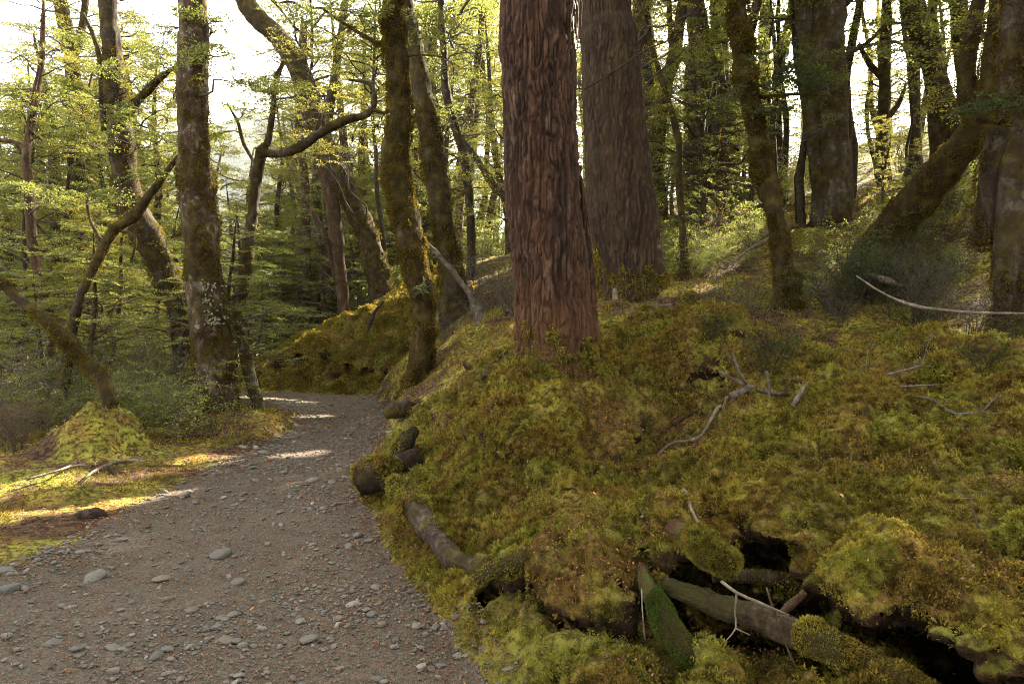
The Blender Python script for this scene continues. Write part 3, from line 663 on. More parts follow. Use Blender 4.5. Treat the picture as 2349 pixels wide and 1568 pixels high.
NTREE = 0
def tree(label, pts, d, bark, up=7.0, dtop=None, name='beech_tree', cat='tree', nseg=20, lump=.14, moss=0, mossL=.03, cover=.02, limbs=(), fol=(), rand=None, leaf=LEAF, wood=TWIG,
         crown=0, cscale=1.0, hero=None, step=.1, group=None, ls=.034, extra=None, bury=.35, extra_tubes=(), droop=.5, nsp=52, tmoss=None, mz=6.5, clow=.6):
    """pts: (x, y, width) in photograph pixels, top to bottom, at depth d (dtop at the top point)"""
    global NTREE; NTREE += 1; rng = np.random.default_rng(1000 + NTREE); tmoss = tmoss or MOSST
    n = len(pts); W = []; Rr = []
    y0, y1 = pts[0][1], pts[-1][1]
    for x, y, wd in pts:
        dd = d if dtop is None else dtop + (d - dtop) * (y - y0) / max(1, y1 - y0)
        W.append(P(x, y, dd)); Rr.append(rad(wd, dd))
    W = np.array(W); Rr = np.array(Rr)
    g = Hs(W[-1][0], W[-1][1])
    base = np.array([W[-1][0], W[-1][1], min(g, W[-1][2])])
    if W[-1][2] > g - .1:
        e = W[-1] + (W[-1] - W[-2]) * .0; q = np.array([W[-1][0], W[-1][1], g - bury]); W = np.vstack([W, q]); Rr = np.append(Rr, Rr[-1] * 1.12)
    base[2] = g
    top = W[0].copy()
    if up > 0:
        dr = unit(W[0] - W[2]); dr = unit(dr * .6 + np.array([0, 0, .6]))
        a = W[0] + dr * up * .5 + rng.normal(0, .06 * up, 3) * np.array([1, 1, 0]); b_ = a + np.array([0, 0, up * .5]) + rng.normal(0, .06 * up, 3) * np.array([1, 1, 0])
        W = np.vstack([b_, a, W]); Rr = np.concatenate([[Rr[0] * .3, Rr[0] * .72], Rr])
    W = W[::-1]; Rr = Rr[::-1]                                    # bottom to top
    root = thing(name, label, cat, base, group)
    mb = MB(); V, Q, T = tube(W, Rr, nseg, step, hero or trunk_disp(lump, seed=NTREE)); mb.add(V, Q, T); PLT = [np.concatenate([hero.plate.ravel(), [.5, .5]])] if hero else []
    for ept, ew in extra_tubes:
        ep = np.array([P(x, y, dd) for x, y, dd in ept]); er = np.array([rad(q, e[1]) for q, e in zip(ew, ep)])
        V2, Q2, T2 = tube(ep[::-1], er[::-1], max(10, nseg // 3), step, hero or trunk_disp(lump, seed=NTREE + 50)); mb.add(V2, Q2, T2)
        if hero: PLT.append(np.concatenate([hero.plate.ravel(), [.5, .5]]))
    to = mb.build('trunk', bark, root, base=base)
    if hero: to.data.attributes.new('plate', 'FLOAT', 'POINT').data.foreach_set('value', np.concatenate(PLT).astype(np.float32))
    allV, allT = mb.tris()
    src = [(W, Rr)]
    for lp in limbs:                                              # traced limbs, parts of their own
        lw = np.array([P(x, y, dd) for x, y, dd, _ in lp]); lr = np.array([rad(q[3], q[2]) for q in lp])
        l = MB(); V, Q, T = tube(lw, lr, max(8, nseg // 2), min(step, .07), trunk_disp(lump * 1.2, seed=NTREE + 7)); l.add(V, Q, T); l.build('limb', bark, root, base=base)
        src.append((lw, lr)); lv, lt = l.tris(); allT = np.concatenate([allT, lt + len(allV)]); allV = np.concatenate([allV, lv])
    if moss:
        V, Q = fuzz(allV.astype(float), allT, moss, mossL, rng, cover=cover, seed=NTREE, zmax=mz, droop=droop)
        m_ = MB(); m_.add(V, Q); kind(m_.build('moss', tmoss, root, base=base, smooth=False), 'stuff')
    cl = []
    allp = np.concatenate([resample(a, b_, .25)[0] for a, b_ in src])
    for fx, fy, fd, fr, fn in fol:
        c = P(fx, fy, fd); k = np.argmin(np.linalg.norm(allp - c, axis=1) + 1.2 * np.abs(allp[:, 2] - (c[2] - .25 * np.linalg.norm((allp - c)[:, :2], axis=1)))); p0 = allp[k]
        h = c + 0; L = np.linalg.norm(c - p0)
        cl.append((p0, c, min(.03, .008 + .012 * L), 2, .3))
        for _ in range(max(1, fn // 9)):
            e = c + rng.normal(0, 1, 3) * np.array([.55, .55, .16]) * fr; s0 = p0 + (c - p0) * rng.uniform(.55, .95)
            cl.append((s0, e + (e - s0) * .2, .008, 9, .22 + .16 * fr))
    if rand:
        z0, z1, cnt, ln = rand
        cand = allp[(allp[:, 2] > z0) & (allp[:, 2] < z1)]
        if len(cand):
            for _ in range(cnt):
                p0 = cand[rng.integers(len(cand))]; az = rng.uniform(0, 2 * np.pi); L = ln * rng.uniform(.5, 1.25)
                p1 = p0 + np.array([math.cos(az) * L, math.sin(az) * L, L * rng.uniform(-.15, .35)])
                cl.append((p0, p1, .008 + .009 * L, 8, .26 + .14 * L))
    if cl:
        c_ = MB(); crown_limbs(c_, cl, rng, ls, nsp, base=None); c_.build('crown', [leaf, wood], root, base=base)
    if crown is not None and up > 0:
        s_ = cscale; crown_part(crown, root, W[-2] - base - np.array([0, 0, .5 * up + clow]), (s_, s_, s_), rng.uniform(0, 6.28))
    return root, allV, allT

# the two great trees
tree('great red-brown trunk with plated bark rising from a yellow mossy root mound beside the path', 
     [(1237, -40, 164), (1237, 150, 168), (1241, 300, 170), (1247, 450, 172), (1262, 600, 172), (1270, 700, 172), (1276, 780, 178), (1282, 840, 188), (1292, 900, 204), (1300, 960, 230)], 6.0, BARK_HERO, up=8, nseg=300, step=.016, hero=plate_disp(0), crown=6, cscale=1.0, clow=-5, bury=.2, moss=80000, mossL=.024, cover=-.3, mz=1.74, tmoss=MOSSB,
     extra_tubes=[([(1325, 380, 6.05), (1335, 520, 6.05), (1342, 640, 6.05), (1346, 740, 6.05), (1350, 830, 6.05), (1350, 960, 6.1)], [16, 34, 44, 54, 66, 80]), ([(1190, 560, 5.95), (1195, 680, 5.95), (1205, 800, 5.9), (1205, 880, 5.85)], [14, 30, 44, 60])])
tree('broad dark brown trunk standing behind the red-brown plated trunk, moss round its foot',
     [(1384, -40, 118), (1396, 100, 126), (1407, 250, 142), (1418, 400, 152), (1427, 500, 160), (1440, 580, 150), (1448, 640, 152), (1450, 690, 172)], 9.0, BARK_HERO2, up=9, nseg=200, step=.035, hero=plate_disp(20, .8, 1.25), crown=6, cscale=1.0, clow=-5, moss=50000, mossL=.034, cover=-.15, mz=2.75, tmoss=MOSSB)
gt = [o for o in COL.objects if o.get('label', '').startswith('great red-brown')][0]; mb = MB(); rs = np.random.default_rng(3)
for k in range(16):
    a = P(rs.uniform(1296, 1326), rs.uniform(-60, 40), 5.82 + rs.uniform(0, .12)); q = [a]
    for j in range(4): q.append(q[-1] + np.array([rs.normal(.002, .012), rs.normal(-.004, .012), -rs.uniform(.06, .14)]))
    V, Q, T = tube(np.array(q), np.array([.006, .008, .007, .005, .002]), 5, .05); mb.add(V, Q, T)
kind(mb.build('peeling_bark', BARK_RED, gt, base=np.array(gt.location)), 'stuff')
# left of the path
tree('straight mottled pale trunk with moss and lichen beside the left edge of the path',
     [(440, -30, 62), (441, 200, 64), (445, 350, 66), (452, 480, 74), (463, 590, 77), (474, 680, 80), (484, 780, 82), (488, 860, 84), (492, 920, 92), (496, 965, 118)], 10.2, BARK_PALE, up=8, nseg=44, step=.05, lump=.09, moss=40000, mossL=.03, cover=-.1, crown=0, clow=-2.5, cscale=1.2,
     fol=[(530, 120, 10, .8, 27), (560, 180, 9.6, .6, 18), (360, 60, 10.5, .7, 18), (520, 40, 10, .5, 18)])
tree('dark leaning trunk with a mossy bend close behind the mottled pale trunk',
     [(246, -30, 38), (255, 100, 44), (262, 210, 52), (275, 300, 56), (283, 380, 54), (293, 440, 58), (312, 500, 64), (348, 565, 60), (388, 650, 58), (420, 740, 54), (436, 840, 48), (440, 950, 62)], 11.6, BARK_DARK, up=7, nseg=30, step=.06, moss=20000, mossL=.034, cover=.0, crown=2, clow=-2.5,
     limbs=[[(262, 300, 11.6, 26), (300, 250, 11.5, 24), (330, 215, 11.4, 20), (365, 180, 11.3, 13), (405, 150, 11.2, 5)], [(240, 300, 11.6, 14), (225, 120, 11.6, 12), (190, 30, 11.6, 8)]],
     fol=[(330, 250, 11, .6, 27), (320, 330, 11, .7, 27), (270, 170, 11, .6, 18), (180, 200, 11.2, .6, 18), (360, 140, 11, .6, 18), (210, 330, 11, .6, 18), (120, 60, 11.5, .7, 18)])
tree('slim crooked tree forking into a long mossy arm over the path',
     [(600, 340, 24), (592, 390, 24), (583, 450, 24), (575, 520, 26), (563, 600, 30), (562, 650, 24), (548, 690, 32), (540, 725, 30), (553, 770, 24), (566, 830, 26), (580, 890, 27), (592, 940, 32)], 11.4, BARK_GREY, up=0, nseg=18, step=.04, lump=.2, moss=5000, mossL=.028, cover=.05, crown=None,
     limbs=[[(600, 345, 11.4, 24), (615, 320, 11.4, 16), (626, 250, 11.4, 13), (632, 180, 11.4, 10), (650, 140, 11.4, 6)],
            [(598, 348, 11.4, 24), (640, 352, 11.3, 18), (690, 335, 11.2, 20), (740, 302, 11.1, 19), (790, 276, 11, 16), (835, 264, 11, 14), (856, 245, 11, 12), (858, 215, 11, 10), (843, 190, 11, 8), (800, 182, 11, 5)],
            [(856, 250, 11, 9), (880, 258, 11, 7), (900, 247, 11, 4)], [(600, 400, 11.4, 10), (560, 330, 11.6, 9), (545, 280, 11.6, 7), (520, 235, 11.6, 4)]],
     fol=[(610, 200, 11, .5, 18), (560, 260, 11.4, .5, 18), (650, 230, 11, .4, 9), (700, 210, 11, .5, 9), (520, 300, 11.4, .5, 18)])
tree('mossy stick-like trunk leaning over the small moss mound left of the path', [(-60, 600, 18), (0, 645, 22), (45, 685, 24), (92, 724, 26), (140, 765, 28), (190, 822, 32), (232, 868, 34), (250, 905, 36), (258, 945, 44)], 8.2, BARK_MOSS, up=0, crown=None, nseg=18, step=.04, moss=16000, mossL=.024, cover=-.2)
tree('thin dark forked stem rising behind the leaning mossy stick', [(425, 335, 4), (392, 380, 12), (345, 445, 20), (300, 500, 24), (265, 522, 24), (235, 570, 24), (210, 622, 22), (186, 680, 22), (168, 740, 20), (150, 850, 24), (132, 960, 26)], 10.5, BARK_MOSS, up=0, crown=None, nseg=14, step=.06, moss=3000, mossL=.025, cover=.0,
     limbs=[[(235, 560, 10.5, 10), (205, 500, 10.5, 8), (198, 440, 10.5, 6)], [(270, 525, 10.5, 9), (310, 545, 10.4, 6), (300, 600, 10.4, 5)]], fol=[(370, 400, 10.4, .4, 9), (200, 460, 10.3, .5, 18)])
tree('tall yellow-lit trunk with a high fork at far left', [(150, 60, 30), (163, 130, 32), (172, 250, 32), (178, 400, 32), (181, 550, 32), (182, 700, 36), (184, 860, 40)], 16, BARK_MOSS, up=6, nseg=18, moss=3000, mossL=.04, cover=.05, crown=1, leaf=LEAFY, limbs=[[(166, 150, 16, 18), (185, 80, 16, 16), (200, -40, 16, 12)], [(150, 60, 16, 22), (130, 0, 16, 20), (120, -60, 16, 16)]],
     rand=(4, 9, 14, 1.6), fol=[(110, 120, 15, .9, 18), (60, 150, 15, .9, 18), (210, 260, 15, .8, 18), (90, 300, 15, 1, 18)])
tree('slender crooked trunk with bare side twigs at the far left edge', [(62, 340, 18), (66, 420, 20), (70, 520, 20), (80, 600, 22), (100, 680, 24), (112, 740, 24), (118, 900, 28)], 12, BARK_RED, up=3, nseg=14, crown=3, cscale=.5, limbs=[[(62, 345, 12, 12), (30, 325, 12, 10), (-20, 320, 12, 8)], [(64, 350, 12, 12), (70, 250, 12, 9), (90, 150, 12, 6)]],
     fol=[(30, 230, 12, .8, 27), (90, 260, 12, .6, 18), (40, 420, 11.6, .7, 27), (120, 460, 11.6, .7, 27), (30, 560, 11.5, .7, 18)], leaf=LEAF)
tree('pale whitish trunk between the dark forked stem and the leaning trunk', [(300, 480, 24), (292, 560, 26), (288, 640, 28), (284, 720, 30), (280, 850, 34)], 18, BARK_GREY, up=4, nseg=16, crown=5, cscale=.8)
for k, (px, d, wd, y0, y1, ln) in enumerate([(25, 13, 16, 700, 930, 30), (45, 15, 20, 640, 900, -20), (125, 14, 16, 620, 930, 25), (330, 17, 16, 560, 830, -60), (300, 20, 22, 640, 900, 10), (225, 19, 22, 560, 880, -10), (100, 22, 26, 500, 860, 0), (15, 24, 28, 480, 840, 5), (350, 22, 18, 420, 820, 12), (655, 26, 14, 480, 690, -20)]):
    tree(['bent thin stem among the grey twigs', 'dark slim trunk in the shade', 'narrow trunk tilted to one side', 'short leaning pole of a trunk', 'mossy pole trunk', 'dim trunk in the undergrowth', 'straight far trunk', 'thick far trunk', 'reddish slim trunk', 'leaning slim trunk above the mossy bank'][k] + [' at far left', ' at far left', ' behind the leaning stick', ' behind the leaning trunk', ' behind the pale whitish trunk', ' behind the forked stem', ' below the yellow-lit fork', ' at the far left edge', ' near the mottled trunk', ''][k],
         [(px + ln, y0, wd * .8), (px + ln * .5, (y0 + y1) / 2, wd), (px, y1, wd * 1.2)], d, [BARK_DARK, BARK_MOSS, BARK_RED][k % 3], up=4, nseg=12, crown=[0, 3, 1][k % 3], cscale=.6)
# middle
_, t6V, t6T = tree('sinuous dark mossy trunk standing on the bank at the right edge of the path', 
     [(903, -30, 44), (906, 80, 46), (911, 150, 50), (917, 225, 54), (917, 275, 54), (906, 335, 62), (908, 400, 62), (921, 460, 58), (938, 530, 54), (950, 590, 56), (960, 645, 62), (966, 700, 48), (971, 760, 50), (965, 830, 52), (957, 880, 62), (950, 915, 80)], 9.0, BARK_MOSS, up=6, nseg=40, step=.04, lump=.16, moss=42000, mossL=.03, cover=-.3, crown=2, clow=-2.5,
     fol=[(840, 60, 9, .5, 27), (800, 40, 9.2, .5, 18), (760, 90, 9.5, .5, 18), (960, 60, 9, .4, 9)], limbs=[[(905, 110, 9, 12), (860, 95, 9, 8), (800, 60, 9, 6), (740, 20, 9, 4)], [(918, 130, 9, 7), (960, 125, 8.9, 5), (1020, 130, 8.8, 3)]])
tree('tall tapering trunk leaning left, just behind the sinuous mossy trunk', [(925, -30, 40), (945, 80, 44), (962, 170, 46), (982, 280, 48), (998, 370, 50), (1008, 450, 50), (1020, 540, 50), (1034, 610, 58), (1040, 660, 64)], 14, BARK_MOSS, up=7, nseg=26, step=.08, moss=16000, mossL=.045, cover=-.05, crown=4, clow=-2.5, rand=(5, 9, 8, 1.4))
tree('slim dark tree with a broken side limb in the centre background', [(1013, -20, 14), (1018, 120, 16), (1024, 210, 18), (1045, 290, 19), (1064, 360, 20), (1075, 430, 20), (1080, 520, 20), (1080, 640, 22)], 16, BARK_DARK, up=5, nseg=14, crown=4, limbs=[[(1052, 310, 16, 12), (1090, 360, 15.8, 16), (1130, 420, 15.6, 22), (1160, 450, 15.5, 24)]], rand=(3.5, 9, 14, 1.4), fol=[(1120, 230, 15, .9, 27), (1090, 200, 15, .6, 18)])
tree('long trunk leaning up to the left across the bright sky gap', [(540, -50, 36), (562, 0, 40), (602, 52, 42), (640, 86, 46), (678, 140, 46), (704, 215, 46), (732, 300, 44), (768, 385, 46), (800, 450, 46), (830, 515, 50), (850, 570, 50), (868, 635, 52), (876, 690, 60)], 20.5, BARK_MOSS, up=4, nseg=24, step=.1, moss=14000, mossL=.05, cover=.0, crown=3, cscale=.8, leaf=LEAFY, limbs=[[(640, 86, 20.5, 16), (655, 120, 20.5, 10), (640, 170, 20.5, 7), (630, 230, 20.5, 5)]],
     fol=[(650, 110, 16.5, .6, 18), (700, 60, 16.5, .7, 18), (760, 330, 16, 1, 36), (720, 240, 16, .8, 18), (650, 330, 16, .9, 27), (800, 250, 16, .9, 27)])
tree('reddish straight trunk above the moss bank across the path', [(758, 440, 30), (766, 500, 32), (775, 560, 32), (780, 620, 28), (788, 690, 28), (792, 730, 32)], 20.5, BARK_RED, up=5, nseg=16, crown=3, cscale=.6, limbs=[[(770, 640, 20.5, 16), (752, 560, 20.5, 14), (735, 520, 20.5, 12), (712, 475, 20.5, 8)]])
tree('orange-lit slim trunk far behind the moss bank', [(700, 420, 20), (701, 500, 22), (700, 580, 24), (698, 690, 30)], 24, BARK_RED, up=6, nseg=14, crown=1)
tree('fine upright stem between the moss bank and the sinuous trunk', [(855, 270, 8), (862, 350, 10), (865, 440, 11), (878, 540, 12), (880, 660, 14)], 21, BARK_DARK, up=4, nseg=10, crown=5, cscale=.8)
# right
tree('long curved mossy pole just right of the broad dark trunk', [(1562, 40, 24), (1548, 120, 26), (1530, 200, 28), (1514, 280, 28), (1508, 360, 28), (1512, 440, 28), (1516, 530, 34)], 13, BARK_MOSS, up=6, nseg=18, moss=3500, mossL=.03, cover=-.05, crown=1, limbs=[[(1545, 130, 13, 16), (1537, 60, 13, 14), (1535, -30, 13, 12)]])
tree('mottled grey trunk with moss on its lower half behind the curved pole', [(1583, -30, 46), (1598, 40, 48), (1608, 120, 52), (1607, 190, 52), (1596, 270, 48), (1590, 350, 46), (1588, 440, 48), (1588, 520, 54)], 14, BARK_GREY, up=6, nseg=24, step=.08, moss=6000, mossL=.035, cover=.1, crown=6, cscale=1.3)
tree('thin mossy sapling trunk in front of the brown bracken', [(1550, 290, 14), (1556, 380, 17), (1562, 470, 17), (1568, 560, 18), (1573, 650, 20)], 10.5, BARK_MOSS, up=4, nseg=12, moss=2500, mossL=.022, cover=-.1, crown=3, cscale=.6, step=.05)
_, _, _ = tree('twisting shaggy mossy trunk standing in the open at middle right', [(1686, -30, 34), (1694, 50, 36), (1704, 130, 38), (1716, 210, 38), (1736, 300, 38), (1752, 380, 40), (1770, 460, 40), (1786, 530, 38), (1796, 600, 44), (1806, 660, 60), (1800, 705, 58), (1794, 750, 64), (1796, 790, 86)], 9.0, BARK_MOSS, up=6, nseg=36, step=.04, moss=36000, mossL=.032, cover=-.3, crown=6, cscale=1.3, clow=-1.2,
     fol=[(1760, 190, 8.8, .6, 27), (1830, 185, 8.8, .6, 27), (1900, 200, 8.8, .5, 18), (1730, 260, 8.8, .4, 9)], limbs=[[(1722, 225, 9, 10), (1770, 220, 8.9, 9), (1830, 215, 8.8, 7), (1900, 218, 8.7, 4)]], leaf=LEAFD)
tree('thin dark pole behind the shaggy mossy trunk', [(1640, 160, 14), (1632, 240, 16), (1624, 320, 15), (1618, 400, 16), (1616, 500, 18)], 17, BARK_DARK, up=6, nseg=12, crown=0)
tree('lichen-spotted greenish slim trunk left of the shaggy mossy trunk', [(1682, 200, 24), (1674, 280, 28), (1664, 370, 28), (1658, 440, 30), (1660, 510, 34)], 14.5, BARK_PALE, up=5, nseg=16, crown=3, moss=2500, mossL=.03, cover=.1)
tree('grey wide trunk of a fused pair, smooth and patched with lichen', [(1893, -40, 68), (1898, 80, 68), (1905, 200, 70), (1911, 320, 68), (1915, 420, 68), (1914, 520, 78)], 13, BARK_GREY, up=8, nseg=36, step=.08, lump=.07, moss=4000, mossL=.03, cover=.22, crown=6, cscale=1.2, clow=-1, fol=[(1940, 130, 12, .7, 27), (1900, 290, 12.3, .6, 27), (1870, 180, 12, .6, 18)],
     extra_tubes=[([(1838, -40, 13.1), (1850, 80, 13.1), (1858, 200, 13.1), (1868, 320, 13.05), (1880, 420, 13), (1888, 520, 13)], [34, 40, 40, 36, 38, 50])])
_, _, _ = tree('thick moss-covered trunk leaning steeply to the right', [(2262, 255, 58), (2235, 300, 66), (2200, 345, 72), (2160, 393, 75), (2120, 440, 78), (2080, 488, 80), (2040, 535, 84), (2000, 580, 88)], 10.4, BARK_MOSS, dtop=8.6, up=0, nseg=48, step=.05, lump=.1, moss=40000, mossL=.022, cover=-.3, crown=None,
     limbs=[[(2255, 275, 8.7, 62), (2228, 235, 8.8, 44), (2218, 160, 8.9, 36), (2232, 70, 9, 32), (2250, -30, 9.1, 28)], [(2262, 265, 8.7, 60), (2270, 190, 8.6, 40), (2280, 90, 8.5, 36), (2290, -30, 8.5, 32)]], fol=[(2200, 110, 9, .7, 27), (2170, 200, 9, .6, 18)], leaf=LEAFY)
_, _, _ = tree('dark moss-hung trunk at the right edge of the wood', [(2326, -40, 56), (2326, 80, 58), (2322, 170, 64), (2318, 250, 70), (2322, 330, 68), (2328, 420, 74), (2332, 520, 84), (2336, 640, 104)], 7.0, BARK_DARK, up=6, nseg=40, step=.05, lump=.2, moss=34000, mossL=.03, cover=-.2, crown=2, limbs=[[(2300, 290, 7, 56), (2278, 360, 7.1, 46), (2268, 450, 7.2, 50), (2262, 560, 7.3, 66)]], fol=[(2300, 240, 6.6, .4, 18)], leaf=LEAFD)
tree('leaning yellow-edged trunk behind the steep mossy one', [(2080, -30, 34), (2102, 50, 38), (2130, 120, 42), (2152, 190, 46), (2176, 260, 46), (2196, 320, 48), (2215, 400, 56)], 14, BARK_MOSS, up=5, nseg=20, moss=3500, mossL=.035, cover=.05, crown=5)
tree('upright trunk between the two mossy limbs at upper right', [(2196, -30, 34), (2204, 70, 38), (2212, 150, 38), (2222, 240, 40), (2230, 420, 48)], 15, BARK_MOSS, up=5, nseg=18, moss=2500, mossL=.035, cover=.1, crown=1)
tree('thin black pole in the sunny forest at right', [(2104, 60, 10), (2105, 160, 12), (2104, 260, 14), (2106, 340, 15), (2108, 480, 16)], 18, BARK_DARK, up=6, nseg=10, crown=5)
tree('crooked branching trunk right of the fused pair', [(2038, -30, 22), (2034, 60, 24), (2028, 130, 26), (2030, 200, 26), (2024, 300, 28), (2030, 460, 32)], 17, BARK_MOSS, up=6, nseg=14, crown=3, limbs=[[(2030, 180, 17, 18), (1998, 150, 17, 16), (1970, 100, 17, 10)], [(2026, 280, 17, 16), (2060, 240, 17, 12), (2080, 190, 17, 6)]], leaf=LEAFY, rand=(7, 12, 8, 1.4))

# the forest behind: shared trunk and crown meshes, every tree its own object
TR = []
rngt = np.random.default_rng(5)
for i in range(7):
    mb = MB(); h = 10; k = 6; q = np.zeros((k, 3)); q[:, 2] = np.linspace(-.6, h, k); q[1:, :2] = np.cumsum(rngt.normal(0, .28, (k - 1, 2)), 0); q[:, :2] -= q[0, :2]
    V, Q, T = tube(q, np.array([.19, .15, .135, .115, .08, .02]) * rngt.uniform(.75, 1.35), 12, .25, trunk_disp(.12, seed=i)); mb.add(V, Q, T)
    o = mb.build('trunk', [BARK_MOSS, BARK_GREY, BARK_DARK, BARK_RED][i % 4]); me = o.data; bpy.data.objects.remove(o); TR.append(me)
def bg_tree(x, y, hgt, i, label, group, z=None, wide=1.0, up=.12):
    z = Hs(x, y) if z is None else z
    s = hgt / 10.0
    r = thing('beech_tree', label, 'tree', (x, y, z), group, rz=R.uniform(0, 6.28))
    t_ = link('trunk', TR[i % 7], r); t_.scale = (s * .9, s * .9, s)
    f = hgt / 10.0; crown_part([0, 1, 4, 3, 5, 2, 4, 1][i % 8], r, (0, 0, hgt * up), (f * wide, f * wide, f * (1.1 if up < .2 else .75)), R.uniform(0, 6.28))
    return r
def scatter_trees(n, px0, px1, d0, d1, top0, top1, label, group, minsep=1.2, hmin=3, hmax=16, avoid=None, wide=1.0, up=.12):
    got = []
    for _ in range(n * 30):
        if len(got) >= n: break
        px = R.uniform(px0, px1); d = math.exp(R.uniform(math.log(d0), math.log(d1))); x = (px - 512) / FPX * d; y = d
        if float(path_sd(x, y)) > -1.0 or any(math.hypot(x - a, y - b) < minsep for a, b in got): continue
        z = Hs(x, y); tp = R.uniform(top0, top1); zt = 1.5 + (330 - tp) / FPX * d
        if avoid and avoid(px, tp): continue
        h = min(hmax, zt - z)
        if h < hmin: continue
        if bg_tree(x, y, h, R.integers(56), label, group, z, wide, up): got.append((x, y))
    return got
skygap = lambda px, tp: 195 < px < 300 and tp < 125
scatter_trees(20, -60, 262, 15, 42, 120, 270, 'slender tree in the bright valley wood left of the path', 'trees in the valley wood at left', avoid=skygap)
scatter_trees(15, 262, 505, 23, 45, 90, 230, 'leafy tree in the wood behind the mossy bank', 'trees behind the mossy bank', avoid=skygap)
scatter_trees(17, 560, 1060, 14, 28, -60, 160, 'slender leafy tree on the sunny hillside behind the great trunks', 'trees on the sunny hillside')
scatter_trees(30, -60, 262, 11, 26, 180, 290, 'leafy sapling among the trunks left of the path', 'saplings left of the path', minsep=.8, hmin=1.5, wide=1.5, avoid=None)
scatter_trees(24, 255, 505, 22, 36, 130, 270, 'leafy sapling on the slope behind the mossy bank', 'saplings behind the mossy bank', minsep=.8, hmin=1.5, wide=1.5)
scatter_trees(46, 600, 1060, 12, 30, 10, 200, 'leafy sapling on the sunny hillside', 'saplings on the sunny hillside', minsep=.8, hmin=1.5, wide=1.4)
scatter_trees(6, 560, 1100, 34, 70, -60, 80, 'tall tree far up the sunny hillside', 'tall trees far up the hillside', wide=1.3)
scatter_trees(14, -60, 190, 14, 34, -60, 130, 'tall feathery tree rising above the valley wood at left', 'tall trees above the valley wood')
scatter_trees(12, 310, 505, 23, 42, -40, 110, 'tall leafy tree rising behind the mossy bank', 'tall trees behind the mossy bank')
for x, y, h in [(3.0, 14.5, 12), (5.5, 18, 14), (8, 20.5, 14), (9.5, 15, 13), (6.9, 14.6, 13)]: bg_tree(x, y, h, R.integers(56), 'slender leafy tree on the sunny hillside behind the great trunks', 'trees on the sunny hillside', wide=1.1)
scatter_trees(22, 640, 1050, 13, 30, -160, -20, 'slim mossy trunk with a high crown among the sunny hillside trees', 'slim mossy trunks on the hillside', minsep=.9, wide=.45, up=.6)
scatter_trees(9, 300, 500, 21, 32, -120, 20, 'slim trunk with a high crown behind the mossy bank', 'slim trunks behind the mossy bank', minsep=.9, wide=.8, up=.5)
scatter_trees(12, 470, 650, 14, 40, -40, 150, 'leafy tree in the wood directly behind the two great trunks', 'trees directly behind the great trunks')
# trees of the same wood just outside the picture, towards the sun and overhead
scatter_trees(4, 1300, 2300, 7, 14, -500, -60, 'tall leafy tree on the slope to the right', 'trees on the slope to the right', hmax=17, wide=1.2)

for x, y, h in [(8.6, 9.4, 10), (12.0, 12.6, 12), (10.2, 8.4, 11), (15.5, 15.6, 13), (7.4, 7.4, 9)]:
    bg_tree(x, y, h, R.integers(56), 'tall leafy tree on the slope to the right', 'trees on the slope to the right', wide=1.35)

for x, y, h in [(-7, -3, 10), (-3.5, -5, 12), (0.5, -4.2, 11), (4, -3.5, 11), (7.5, -1.5, 10), (-10, -7, 13), (-1.5, -9, 14), (4.5, -8, 13), (9, -5, 12), (11, 1.5, 11), (-11, 0.5, 11)]:
    bg_tree(x, y, h, R.integers(56), 'leafy tree of the same wood behind the viewpoint', 'trees behind the viewpoint', wide=1.4)

# ------------------------------------------------------------------ moss and litter
def surf_sample(V, T, N, n, rng, wf):
    a, b_, c_ = V[T[:, 0]], V[T[:, 1]], V[T[:, 2]]; ar = np.linalg.norm(np.cross(b_ - a, c_ - a), axis=1)
    cen = (a + b_ + c_) / 3; w_ = ar * wf(cen, N[T[:, 0]]); f = rng.choice(len(T), n, p=w_ / w_.sum())
    u = rng.random((n, 2)); m = u.sum(1) > 1; u[m] = 1 - u[m]
    return a[f] + (b_[f] - a[f]) * u[:, :1] + (c_[f] - a[f]) * u[:, 1:], N[T[f, 0]]
def moss_tufts(name, V, T, N, n, blades, rng, kL, Lmin, Lmax, wf, wid=.42, clump=75.0, amp=.28):
    p, nr = surf_sample(V, T, N, n, rng, wf); d = np.linalg.norm(p - CAM, axis=1)
    f = clump / np.maximum(d, 2.5); a1 = 1 - 2 * np.abs(noise(p * f[:, None].mean() , 143)); a2 = 1 - 2 * np.abs(noise(p * f.mean() * .42 + 9, 144))
    k = rng.random(n) < smooth(-.75, .1, a1) * .9 + .12; p, nr, d, a1, a2 = p[k], nr[k], d[k], a1[k], a2[k]; n = len(p)
    p = p + nr * (a1 * .9 + a2 * 1.3)[:, None] / f.mean() * amp - nr * .006
    L = np.clip(kL * d, Lmin, Lmax) * (.6 + .8 * rng.random(n)) * (.75 + .6 * smooth(-.3, .4, noise(p * 3.1, 140))) * (.75 + .5 * smooth(-.4, .6, a1))
    rp = lambda a: np.repeat(a, blades, axis=0)
    nb = rp(nr); ax = unit(nb * .9 + rng.normal(0, .55, nb.shape) + np.array([0, 0, .15]) - np.array([0, 0, 1.0]) * (nb[:, 2:] < .25) * .9)
    LL = rp(L) * (.6 + .7 * rng.random(n * blades))
    C = rp(p) - nb * rp(L)[:, None] * .2 + rng.normal(0, .3, nb.shape) * rp(L)[:, None]
    Vv, Q = leaves(C, ax, unit(nb + rng.normal(0, .8, nb.shape)), LL, wid, .12)
    mb = MB(); mb.add(Vv, Q); return kind(mb.build(name, MOSSB, smooth=False), 'stuff')
HOLES = [(np.asarray(q[0]), unit(np.asarray(q[1]) - np.asarray(q[0])), q[2] * .8) for q in CARVE if q[0][1] < 4]
